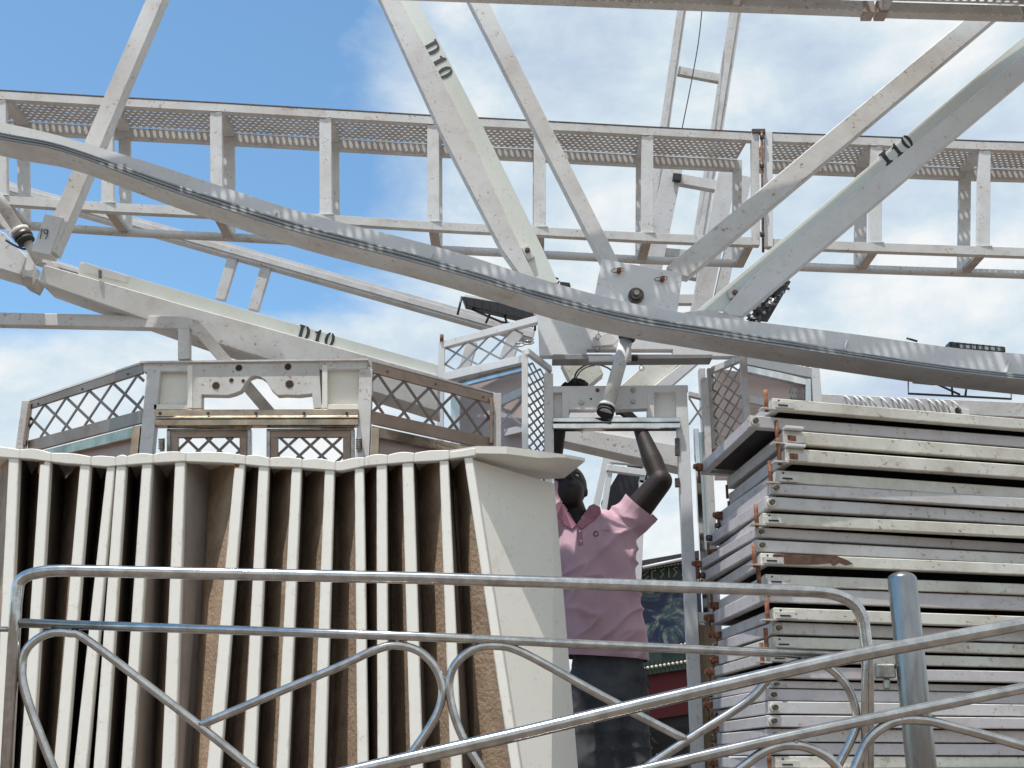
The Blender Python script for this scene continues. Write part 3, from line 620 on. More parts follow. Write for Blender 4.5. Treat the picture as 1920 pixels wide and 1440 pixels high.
for y in (830, 846, 905): 
    bm = new(); c = P(1270, y, YC); beam(bm, c + Vector((0, -.008, .02)), c + Vector((0, -.008, -.02)), .02, .02); T.part('hinge', bm, BOLT)
# folded lattice leaves
def leaf(T, xa, ya0, ya1, Ya, xb, yb0, yb1, Yb, nu, nv, pw=.028, m1=WHITE2, m2=OLDW, mt=LATTG):
    A0, A1, B0, B1 = P(xa, ya0, Ya), P(xa, ya1, Ya), P(xb, yb0, Yb), P(xb, yb1, Yb)
    A1.x, A1.y, B1.x, B1.y = A0.x, A0.y, B0.x, B0.y
    bm = new(); beam(bm, A0, A1, pw, .03); lf = T.part('leaf_frame', bm, m1)
    bm = new(); beam(bm, B0, B1, pw, .03); T.part('leaf_frame', bm, m2)
    bm = new(); beam(bm, A0 - Vector((0, 0, .01)), B0 - Vector((0, 0, .01)), .03, .02, ref=Vector((.7, .7, 0))); T.part('leaf_rail', bm, m1)
    d = Vector((0, .012, 0)); bm = new(); e = Vector((0, 0, .03)); lattice(bm, A0 + d - e, B0 + d - e, B1 + d, A1 + d, nu, nv, .009, .003); T.part('lattice', bm, mt, bevel=0)
leaf(T, 984, 656, 845, YC - .12, 1028, 690, 850, YC + .1, 3, 9, m2=OLDW)
leaf(T, 1332, 690, 880, YC + .06, 1394, 664, 856, YC - .3, 3.0, 7, m1=OLDW, m2=GREYW)
bm = new(); ppoly(bm, [(1292, 733), (1326, 742), (1326, 750), (1292, 742)], YC + .2, .03); T.part('side_rail', bm, GREYW)
d0 = [P(1292, 746, YC + .2), P(1326, 750, YC + .2), P(1326, 800, YC + .2), P(1292, 796, YC + .2)]
bm = new(); lattice(bm, *d0, 1, 1, .009, .004); T.part('side_lattice', bm, LATTG, bevel=0)
T.done(Vector((P(1160, 760, YC).x, YC, DZ)))
# white beams behind the pipe inside the centre cage
T = Thing('hub_brace', 'pair of cream box braces crossing behind the diagonal pipe', 'brace')
bm = new(); ppoly(bm, [(1052, 680), (1120, 676), (1132, 700), (1098, 728), (1075, 728)], YC + .30, .08); T.part('left_brace', bm, CREAM, bevel=.003)
bm = new(); ppoly(bm, [(1165, 722), (1225, 668), (1290, 668), (1212, 740), (1175, 740)], YC + .34, .08); T.part('right_brace', bm, CREAM, bevel=.003)
bm = new(); ppoly(bm, [(1205, 740), (1290, 672), (1320, 672), (1235, 745)], YC + .30, .04); T.part('right_brace_edge', bm, WHITE2, bevel=.003)
T.done()
bm = new(); ptube(bm, [(1076, 722), (1080, 700), (1095, 686), (1115, 682), (1140, 690), (1150, 700)], YC + .12, 1.6, 8, 8); ptube(bm, [(1079, 722), (1083, 703), (1097, 690), (1118, 684)], YC + .13, 1.2, 8, 8)
single('looped_cable', bm, RUBBER, 'thin black cable looping above the hand on the crossbeam', 'cable', bevel=0)
for i, (x, y, lb) in enumerate(((1122, 632, 'small wire clip hanging left of the upper collar'), (1120, 655, 'small wire ring resting on the upper housing edge'), (1203, 690, 'small wire hook under the dark channel'))):
    bm = new(); c = P(x, y, YC - .07 - .01 * i); q = [c + Vector((.011 * math.cos(k), 0, .013 * math.sin(k))) for k in [j * .33 for j in range(16 + 2 * i)]]; tube(bm, q + [c + Vector((.002, 0, .03))] if i == 0 else q, .0016, 6)
    single('wire_clip', bm, BOLT, lb, 'clip', bevel=0)
# ================================================================== LEFT CAGE
YQ = 5.20
T = Thing('left_cage', 'left cage top with cream header plate, keyhole cutout and brown lattice wings', 'ride cage')
zt = zof(300, 680, YQ)
bm = new(); ppoly(bm, [(357, 682), (598, 680), (603, 765), (588, 765), (585, 738), (560, 741), (535, 740), (520, 741), (508, 730), (498, 713), (488, 706), (478, 704), (468, 708), (460, 718), (452, 732), (438, 738), (425, 741), (378, 740), (378, 766), (357, 766)], YQ - .004, .05); T.part('header_plate', bm, OLDW, bevel=.002)
bm = new(); ppoly(bm, [(268, 681), (688, 676), (688, 692), (268, 697)], YQ, .045); T.part('top_bar', bm, WHITE, bevel=.003)
bm = new(); prism(bm, [P(262, 680, YQ - .02), P(690, 675, YQ - .02), P(690, 675, YQ - .02) + Vector((0, .1, 0)), P(262, 680, YQ - .02) + Vector((0, .1, 0))], (0, 0, .008)); T.part('top_cap', bm, WHITE, bevel=0)
for x0, x1 in ((288, 358), (601, 672)):
    bm = new(); ppoly(bm, [(x0, 695), (x1, 694), (x1, 764), (x0, 764)], YQ + .035, .01); T.part('recess_panel', bm, SHELL)
    bm = new(); ppoly(bm, [(x0, 758), (x1, 758), (x1, 768), (x0, 768)], YQ - .002, .035); T.part('recess_sill', bm, SHELL)
for x in (351, 604):
    bm = new(); ppoly(bm, [(x, 684), (x + 10, 684), (x + 10, 765), (x, 765)], YQ - .008, .04); T.part('stiffener', bm, SHELL)
for x, y, r_ in ((405, 723, 6), (448, 690, 5.5), (540, 688, 5.5), (543, 720, 6.5), (434, 713, 3), (456, 714, 2)):
    bm = new(); c = P(x, y, YQ - .0035); tube(bm, [c, c + Vector((0, -.002, 0))], (r_ + 1.5) * .00245, 12); T.part('hole_rim', bm, RUSTY, bevel=0)
    bm = new(); tube(bm, [c + Vector((0, -.002, 0)), c + Vector((0, -.0035, 0))], r_ * .00245, 12); T.part('bolt_hole', bm, RUBBER, bevel=0)
for x in (281, 683):
    bm = new(); xx = P(x, 770, YQ).x; beam(bm, Vector((xx, YQ - .002, zof(x, 692, YQ))), Vector((xx, YQ - .002, DZ)), .062, .05); T.part('post', bm, WHITE)
for y0, y1, mt in ((768, 781, COPPER), (782, 785, STEELN), (786, 798, COPPER)):
    bm = new(); ppoly(bm, [(291, y0), (672, y0 - 1), (672, y1 - 1), (291, y1)], YQ - .015 - (.01 if mt is STEELN else 0), .05); T.part('trim_bar', bm, mt, bevel=.002)
for x in (300, 390, 480, 570, 650):
    bm = new(); bolt(bm, P(x, 775, YQ - .015), .005, .004); T.part('trim_rivet', bm, BOLT, bevel=0)
for (x0, x1) in ((313, 470), (500, 664)):
    zlow = 900
    dr = new(); pb(dr, x0, 806, YQ + .03, x1, 804, YQ + .03, 5, .03); door = T.part('door', dr, STEELN, bevel=.003)
    bm = new(); pb(bm, x0 + 6, 814, YQ + .035, x1 - 6, 813, YQ + .035, 13, .02); T.part('door_rail', bm, BROWNST, parent=door)
    for x in (x0 + 3, x1 - 3):
        bm = new(); pb(bm, x, 804, YQ + .03, x, zlow, YQ + .03, 7, .03); T.part('door_stile', bm, STEELN, parent=door)
    for x in (x0 + 14, x1 - 14):
        bm = new(); pb(bm, x, 810, YQ + .036, x, zlow, YQ + .036, 14, .02); T.part('door_edge', bm, BROWNST, parent=door)
    q = [P(x0 + 20, 820, YQ + .045), P(x1 - 20, 820, YQ + .045), P(x1 - 20, 896, YQ + .045), P(x0 + 20, 896, YQ + .045)]
    bm = new(); lattice(bm, *q, 3, 2, .013, .004, off=.35 if x0 < 400 else .1); T.part('door_lattice', bm, LATT, parent=door, bevel=0)
for x in (303, 673):
    bm = new(); q = [P(x + 5.5 * math.cos(k), 822 + k * .55, YQ - .02) + Vector((0, .012 * math.sin(k), 0)) for k in [i * .5 for i in range(76)]]; tube(bm, q, .0022, 6); T.part('spring', bm, BOLT, bevel=0)
    bm = new(); pb(bm, x, 822, YQ - .02, x, 845, YQ - .02, 8, .016); T.part('spring_core', bm, STEELN)
def wing(T, xa, xb, yt_b, latA, latB, yb_b, nu):
    """sloping-in-perspective lattice wing from front x=xa (depth YQ) to xb"""
    Yb = Yat(yt_b, zt)
    A = lambda y: P(xa, y, YQ); B = lambda y: P(xb, y, Yb)
    fr = lambda a0, a1, b0, b1, th, dy=0: [A(a0) + Vector((0, dy, 0)), B(b0) + Vector((0, dy, 0)), B(b1) + Vector((0, dy, 0)), A(a1) + Vector((0, dy, 0))]
    (la0, la1), (lb0, lb1) = latA, latB
    ya_t = 680 if xa < 400 else 677
    bm = new(); prism(bm, fr(ya_t + 2, la0, yt_b + 3, lb0, 0), (0, .02, 0)); T.part('wing_top_band', bm, BROWNST, bevel=.001)
    bm = new(); q = fr(ya_t + 1, ya_t + 1, yt_b, yt_b, 0); a, b = A(ya_t + 1), B(yt_b + 1); prism(bm, [a, b, b + Vector((0, .09, 0)), a + Vector((0, .09, 0))], (0, 0, .01)); T.part('wing_cap', bm, WHITE, bevel=0)
    bm = new(); prism(bm, fr(la1, la1 + 24, lb1, lb1 + 22, 0), (0, .02, 0)); T.part('wing_bottom_band', bm, BROWNST, bevel=.001)
    bm = new(); lattice(bm, A(la0) + Vector((0, .006, 0)), B(lb0) + Vector((0, .006, 0)), B(lb1) + Vector((0, .006, 0)), A(la1) + Vector((0, .006, 0)), nu, 1.2, .0135, .005, off=.25); T.part('wing_lattice', bm, LATT, bevel=0)
    sg = 1 if xb > xa else -1
    bm = new(); xx = B(lb0).x; beam(bm, Vector((xx + sg * .012, Yb - .01, B(yt_b).z)), Vector((xx + sg * .012, Yb - .01, DZ)), .04, .05); T.part('wing_post', bm, WHITE)
    bm = new(); xx2 = xx - sg * .018; beam(bm, Vector((xx2, Yb - .03, B(lb0 - 8).z)), Vector((xx2, Yb - .03, B(lb1 + 12).z)), .016, .02); T.part('wing_stile', bm, BROWNST)
    # bronzed window frame below
    ca, cb = la1 + 28, lb1 + 26
    bm = new(); prism(bm, [A(ca), B(cb), B(cb + 16), A(ca + 20)], (0, .04, 0)); T.part('bronzed_frame_top', bm, COPPER, bevel=.002)
    bm = new(); x3 = xa - 14 if sg < 0 else xa + 14
    f_ = abs((x3 - xa) / (xb - xa)); Y3 = YQ + (Yb - YQ) * f_; xs_ = A(800).x + (B(800).x - A(800).x) * f_
    bm = new(); beam(bm, Vector((A(800).x + (xs_ - A(800).x) * .55, YQ - .005, A(ca + 4).z)), Vector((A(800).x + (xs_ - A(800).x) * .55, YQ - .005, DZ + .3)), .036, .03); T.part('bronzed_frame_side', bm, COPPER)
    bm = new(); o_ = Vector((0, .05, 0)); prism(bm, [A(ca + 14) + o_, B(cb + 12) + o_, B(cb + 250) + o_, A(ca + 250) + o_], (0, .01, 0)); T.part('window_pane', bm, PINKP, bevel=0)
    for k in (.12, .5, .9):
        for ya, yb in ((ya_t + 12, yt_b + 12),):
            c = A(ya).lerp(B(yb), k); bm = new(); bolt(bm, c + Vector((0, -.001, 0)), .004, .003); T.part('band_rivet', bm, BOLT, bevel=0)
wing(T, 268, 52, 752, (699, 768), (767, 826), 845, 5.0)
wing(T, 697, 928, 738, (698, 770), (758, 822), 845, 5.0)
T.done(Vector((P(480, 760, YQ).x, YQ, DZ)))
# frame behind, left
T = Thing('angled_guard_frame', 'white angular tube frame entering from the left edge behind the left cage', 'frame')
YK = 5.17
bm = new(); ppoly(bm, [(-120, 583), (345, 593), (372, 601), (352, 616), (-120, 606)], YK, .05); T.part('top_tube', bm, WHITE, bevel=.003)
bm = new(); pb(bm, 344, 611, YK + .002, 344, 673, YK + .002, 21, .045); T.part('upright', bm, WHITE)
bm = new(); pb(bm, 362, 605, YK + .004, 520, 790, YK + .26, 21, .045); T.part('diagonal', bm, WHITE)
T.done()
# ================================================================== MID LEFT CAGE (behind)
YM = 6.3
T = Thing('rear_left_cage', 'rear cage corner between the two cages with pale lattice and pinkish panels', 'ride cage')
bm = new(); xx = P(827, 700, YM).x; beam(bm, Vector((xx, YM, zof(827, 640, YM))), Vector((xx, YM, DZ)), .036, .05); T.part('corner_post', bm, WHITE2)
bm = new(); c = Vector((xx, YM, zof(827, 640, YM))); tube(bm, [c, c + Vector((0, 0, .04))], .011, 8); T.part('post_pin', bm, RUSTY, bevel=0)
Y2 = 5.85
bm = new(); prism(bm, [P(832, 638, YM), P(1010, 590, Y2), P(1010, 603, Y2), P(832, 651, YM)], (0, .05, 0)); T.part('top_rail', bm, WHITE2)
bm = new(); prism(bm, [P(832, 698, YM), P(985, 664, Y2), P(985, 678, Y2), P(832, 714, YM)], (0, .05, 0)); T.part('lower_rail', bm, WHITE2)
bm = new(); lattice(bm, P(834, 651, YM + .02), P(980, 612, Y2 + .1), P(980, 664, Y2 + .1), P(834, 699, YM + .02), 3.4, 1.5, .011, .004); T.part('lattice', bm, LATTG, bevel=0)
bm = new(); prism(bm, [P(850, 712, YM + .02), P(985, 680, Y2 + .05), P(985, 694, Y2 + .05), P(850, 728, YM + .02)], (0, .03, 0)); T.part('glass_trim', bm, MIRROR)
bm = new(); prism(bm, [P(862, 722, YM + .1), P(985, 690, Y2 + .2), P(985, 875, Y2 + .2), P(862, 875, YM + .1)], (0, .01, 0)); T.part('panel', bm, PINKP, bevel=0)
bm = new(); prism(bm, [P(845, 720, YM + .02), P(862, 720, YM + .02), P(862, 880, YM + .02), P(845, 880, YM + .02)], (0, .02, 0)); T.part('glass_stile', bm, GLASS)
bm = new(); prism(bm, [P(935, 745, YM - .2), P(985, 722, Y2 + .1), P(985, 738, Y2 + .1), P(935, 762, YM - .2)], (0, .03, 0)); T.part('panel_rail', bm, GREYW)
bm = new(); lattice(bm, P(935, 762, YM - .2), P(985, 745, Y2 + .1), P(985, 795, Y2 + .1), P(935, 800, YM - .2), 1.2, 1.0, .009, .004); T.part('panel_lattice', bm, LATTG, bevel=0)
bm = new(); prism(bm, [P(945, 805, YM - .2), P(985, 795, Y2 + .1), P(985, 808, Y2 + .1), P(945, 818, YM - .2)], (0, .03, 0)); T.part('panel_rail', bm, GREYW)
bm = new(); pb(bm, 885, 640, YM + .5, 862, 720, YM + .5, 20, .06); T.part('inner_brace', bm, GREYW)
bm = new(); pb(bm, 968, 620, YM + .3, 935, 710, YM + .3, 26, .06); T.part('inner_brace', bm, GREYW)
for x, y in ((975, 640), (992, 636)):
    bm = new(); q = [P(x + 9 * math.cos(k), y + k * 1.0, Y2 - .0) + Vector((0, .015 * math.sin(k), 0)) for k in [i * .5 for i in range(24)]]; tube(bm, q, .003, 6); T.part('wire_coil', bm, STEELN, bevel=0)
T.done(Vector((P(900, 760, 6.1).x, 6.1, DZ)))
# ================================================================== MID RIGHT CAGE
T = Thing('rear_right_cage', 'rear cage corner just left of the coiled cable beam, chrome window frame', 'ride cage')
YN = 5.7
bm = new(); xx = P(1529, 700, YN).x; beam(bm, Vector((xx, YN, zof(1529, 685, YN))), Vector((xx, YN, DZ)), .045, .05); T.part('corner_post', bm, WHITE2)
bm = new(); prism(bm, [P(1395, 664, 5.4), P(1522, 690, YN), P(1522, 708, YN), P(1395, 682, 5.4)], (0, .05, 0)); T.part('top_rail', bm, WHITE2)
bm = new(); prism(bm, [P(1396, 684, 5.4), P(1512, 708, YN), P(1512, 722, YN), P(1396, 696, 5.4)], (0, .04, 0)); T.part('chrome_rail', bm, MIRROR)
bm = new(); prism(bm, [P(1510, 708, YN), P(1521, 710, YN), P(1521, 780, YN), P(1510, 780, YN)], (0, .03, 0)); T.part('chrome_stile', bm, MIRROR)
bm = new(); prism(bm, [P(1340, 690, 5.5), P(1512, 716, YN + .05), P(1512, 900, YN + .05), P(1340, 900, 5.5)], (0, .01, 0)); T.part('panel', bm, PINKP, bevel=0)
bm = new(); prism(bm, [P(1390, 738, 5.42), P(1510, 760, YN + .02), P(1510, 776, YN + .02), P(1390, 752, 5.42)], (0, .02, 0)); T.part('panel_rail', bm, GREYW)
bm = new(); lattice(bm, P(1460, 722, YN), P(1508, 730, YN), P(1508, 748, YN), P(1460, 745, YN), 9, 1, .006, .003); T.part('grille', bm, LATTG, bevel=0)
bm = new(); lattice(bm, P(1480, 684, YN + .2), P(1522, 684, YN + .2), P(1522, 694, YN + .2), P(1480, 694, YN + .2), 3, 1, .006, .003); T.part('lattice', bm, LATTG, bevel=0)
bm = new(); xx = P(1316, 900, 5.6).x; beam(bm, Vector((xx + .03, 5.6, zof(1316, 690, 5.6))), Vector((xx + .03, 5.6, DZ)), .03, .05); T.part('inner_post', bm, GREYW)
T.done(Vector((P(1450, 760, YN).x, YN, DZ)))
# ================================================================== CABLE BEAM + FLOODLIGHTS
T = Thing('coiled_cable_beam', 'pale box beam wound with white cable above the frame stack', 'beam')
YB = 6.4
bm = new(); ppoly(bm, [(1538, 738), (2100, 762), (2100, 792), (1538, 764)], YB, .12); T.part('beam', bm, GREYW, bevel=.004)
for x in (1800,):
    bm = new(); pb(bm, x, 766, YB - .02, x, 800, YB - .02, 36, .04); T.part('bracket', bm, WHITE2)
    bm = new(); bolt(bm, P(x - 4, 770, YB - .02), .012, .01); T.part('bracket_bolt', bm, BOLT, bevel=0)
T.done()
bm = new(); q = []
for k in range(0, 300):
    a = k * .28; x = 1580 + a * 2.75 + 5 * math.sin(a * .23); y = 752 + (x - 1540) * .045
    q.append(P(x + 8 * math.sin(a + 1), y + 15 * math.cos(a), YB - .02) + Vector((0, .075 * (1 + math.sin(a)) - .02 , 0)))
tube(bm, q, .0055, 6); single('coiled_cable', bm, WHITE2, 'white cable wound in loose turns round the beam above the frame stack', 'cable', bevel=0)
def flood(label, pts_body, brace, Y, cells=None):
    T = Thing('floodlight', label, 'floodlight', 'black floodlights on wire brackets')
    bm = new(); ppoly(bm, pts_body, Y, .07); T.part('housing', bm, BLACK, bevel=.003)
    for i in range(9):
        a = Vector(pts_body[3]).lerp(Vector(pts_body[2]), (i + .5) / 9); b = Vector(pts_body[0]).lerp(Vector(pts_body[1]), (i + .5) / 9)
        bm = new(); pb(bm, a.x, a.y, Y - .01, b.x, b.y, Y - .01, 2.4, .012); T.part('cooling_fin', bm, BLACK, bevel=0)
    for br in brace:
        bm = new(); ptube(bm, br, Y + .03, 2.2, 8); T.part('bracket', bm, BLACK, bevel=0)
    if cells:
        for (x0, y0, x1, y1) in cells:
            for i in range(16):
                a = Vector((x0, y0)).lerp(Vector((x1, y1)), i / 16); bm = new(); ppoly(bm, [(a.x, a.y), (a.x + 6, a.y + .6), (a.x + 6, a.y + 6.6), (a.x, a.y + 6)], Y - .002, .02); T.part('lens', bm, GLASS, bevel=0)
    T.done()
flood('black floodlight tilted behind the rim beam above the lattice corner', [(866, 556), (1000, 578), (1003, 603), (872, 572)], [[(866, 556), (858, 590)], [(1004, 590), (1003, 620)], [(885, 580), (940, 604), (1000, 612)], [(918, 590), (911, 606)], [(945, 590), (950, 604)]], 6.9)
bm = new(); ppoly(bm, [(872, 552), (930, 560), (996, 574), (1000, 578), (868, 556)], 6.9, .07)
single('white_light_casing', bm, WHITE2, 'thin white casing lying along the top of the left floodlight', 'casing')
flood('black floodlight on a square wire bracket under the rim beam at far right', [(1780, 640), (1885, 650), (1886, 660), (1780, 652)], [[(1703, 680), (1703, 738), (1896, 748), (1896, 690)], [(1745, 715), (1800, 740)], [(1783, 705), (1786, 742)], [(1810, 742), (1812, 728), (1822, 726)], [(1700, 634), (1720, 640)]], 6.2, [(1800, 646, 1880, 652)])
bm = new(); ppoly(bm, [(1712, 700), (1760, 705), (1755, 720), (1714, 716)], 6.2, .03); single('ballast_box', bm, BLACK, 'small black box on the wire bracket under the rim beam', 'box')
T = Thing('bulb_cluster_truss', 'clump of dark light fittings on a truss behind the I 10 spoke', 'light cluster')
random.seed(3)
bm = new(); ppoly(bm, [(1400, 598), (1474, 522), (1483, 528), (1440, 602)], 6.5, .02); T.part('backing', bm, BLACK)
for k in range(60):
    u = random.random(); v = random.uniform(-1, 1); x = 1408 + u * 68 + v * 10 * (1 - u * .4); y = 595 - u * 68 + v * 12 * (1 - u * .3) + 8 * (1 - u)
    bm = new(); c = P(x, y, 6.48 - random.random() * .06); tube(bm, [c, c + Vector((random.uniform(-.012, .012), -.02, random.uniform(-.015, .015)))], random.uniform(.007, .014), 7); T.part('fitting', bm, random.choice((BLACK, BLACK, FENCEC, STEELN)), bevel=0)
T.done()
bm = new(); q = [P(1040 + 8 * math.cos(k), 527 + 6 * math.sin(k), 6.6) for k in [i * .3 for i in range(20)]]; tube(bm, q, .006, 6); ppoly(bm, [(1050, 528), (1068, 530), (1070, 536), (1052, 536)], 6.6, .04)
single('cable_knot', bm, BLACK, 'small black cable knot peeping over the rim beam beside the D 10 spoke', 'cable', bevel=0)
# ================================================================== BOOTH, LADDER, AWNING (seen beside the man)
YZ = 9.5
T = Thing('fairground_booth', 'dark painted booth with rows of bulbs seen between the man and the cage post', 'booth')
bm = new(); ppoly(bm, [(1150, 1060), (1350, 1025), (1350, 1040), (1150, 1076)], YZ - .1, .5); T.part('roof_edge', bm, AWN)
bm = new(); ppoly(bm, [(1150, 1074), (1350, 1040), (1350, 1090), (1150, 1112)], YZ, .1); T.part('sign_board', bm, TEAL)
bm = new(); ppoly(bm, [(1150, 1108), (1350, 1086), (1350, 1215), (1150, 1245)], YZ + .05, .1); T.part('mural_panel', bm, MURAL)
bm = new(); ppoly(bm, [(1150, 1236), (1350, 1200), (1350, 1245), (1150, 1275)], YZ, .1); T.part('fascia', bm, TEAL)
bm = new(); ppoly(bm, [(1150, 1262), (1350, 1232), (1350, 1330), (1150, 1360)], YZ + .08, .1); T.part('red_panel', bm, RED)
bm = new(); ppoly(bm, [(1150, 1340), (1350, 1310), (1350, 1600), (1150, 1600)], YZ + .12, .1); T.part('lower_panel', bm, DARKIN)
for (x0, y0, x1, y1, n_) in ((1152, 1076, 1340, 1044, 30), (1152, 1110, 1340, 1084, 30), (1152, 1232, 1340, 1198, 24), (1152, 1262, 1340, 1232, 24)):
    for i in range(n_):
        x = x0 + (x1 - x0) * i / n_; y = y0 + (y1 - y0) * i / n_
        if x < 1196 or 1292 < x < 1300: continue
        bm = new(); ell(bm, P(x, y, YZ - .03), (.013,) * 3, seg=8); T.part('bulb', bm, BULB, bevel=0)
for gx, pts in ((1206, [(0, 0), (10, -1), (0, 8), (10, 9), (0, 19)]), (1222, [(8, 0), (0, 2), (0, 16), (8, 18)]), (1238, [(8, 0), (0, 3), (6, 9), (0, 17)]), (1254, [(0, 0), (0, 18)]), (1262, [(8, -1), (0, 2), (7, 9), (0, 18)]), (1278, [(0, 0), (4, 9), (0, 18)])):
    bm = new(); ptube(bm, [(gx + a_, 1072 - (gx - 1200) * .13 + b_) for a_, b_ in pts], YZ - .02, 1.3, 6); T.part('scroll_ornament', bm, GOLD, bevel=0)
bm = new(); ptube(bm, [(1205, 1064), (1290, 1046)], YZ - .15, 3, 10); T.part('tube_lamp', bm, WHITE2, bevel=0)
T.done(Vector((P(1250, 1200, YZ).x, YZ, 0)))
T = Thing('step_ladder', 'white metal ladder frame standing behind the raised right arm', 'ladder')
for (x0, y0, x1, y1, w_) in ((1140, 845, 1112, 975, 12), (1149, 850, 1130, 975, 10), (1212, 870, 1202, 905, 9), (1205, 900, 1196, 1100, 12)):
    bm = new(); pb(bm, x0, y0, 7.2, x1, y1, 7.2, w_, .05); T.part('rail', bm, WHITE2)
for (x0, y0, x1, y1, w_) in ((1143, 862, 1212, 868, 9), (1138, 876, 1212, 886, 12)):
    bm = new(); pb(bm, x0, y0, 7.19, x1, y1, 7.19, w_, .05); T.part('step', bm, WHITE2)
T.done(Vector((P(1160, 950, 7.2).x, 7.2, DZ)))
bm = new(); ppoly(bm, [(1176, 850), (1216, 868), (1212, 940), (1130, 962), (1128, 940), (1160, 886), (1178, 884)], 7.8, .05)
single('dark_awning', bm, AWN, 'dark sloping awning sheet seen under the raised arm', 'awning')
T = Thing('cluttered_machinery', 'dark machine with orange and steel pieces beside the trouser leg', 'machine')
random.seed(5)
bm = new(); ppoly(bm, [(1195, 1375), (1290, 1360), (1290, 1560), (1195, 1560)], 6.8, .4); T.part('casing', bm, DARKIN)
for k in range(9):
    x = 1212 + random.random() * 60; y = 1372 + random.random() * 60
    bm = new(); ptube(bm, [(x, y), (x + random.uniform(-12, 12), y + random.uniform(-14, 14))], 6.75, random.uniform(1.5, 3.5), 8); T.part('fitting', bm, random.choice((BOLT, RUSTY, STEELN)), bevel=0)
T.done(Vector((P(1240, 1400, 6.8).x, 6.8, DZ)))
# ================================================================== SEAT SHELL ROW
Y0S = 4.15
E = [(16, 35, 8, -12, 10), (75, 94, 70, 37, 60), (150, 169, 142, 100, 123), (200, 215, 190, 138, 162), (218, 236, 211, 175, 198), (266, 285, 260, 227, 248), (328, 347, 324, 303, 328), (440, 459, 435, 388, 413), (485, 504, 483, 455, 478), (547, 565, 543, 518, 540), (609, 627, 605, 587, 610), (665, 682, 670, 670, 690), (706, 725, 708, 708, 728), (754, 775, 760, 770, 793), (824, 841, 832, 845, 867), (870, 886, 893, 958, 977)]
ltop = [(-80, 838), (0, 840), (60, 844), (120, 852), (200, 858), (260, 853), (345, 848), (440, 852), (500, 858), (560, 860), (640, 866), (690, 856), (760, 850), (820, 847), (870, 840), (900, 836)]
def lt(x):
    for (a, ya), (b, yb) in zip(ltop, ltop[1:]):
        if a <= x <= b: return ya + (yb - ya) * (x - a) / (b - a)
    return 836
BACK = [.42] * 16
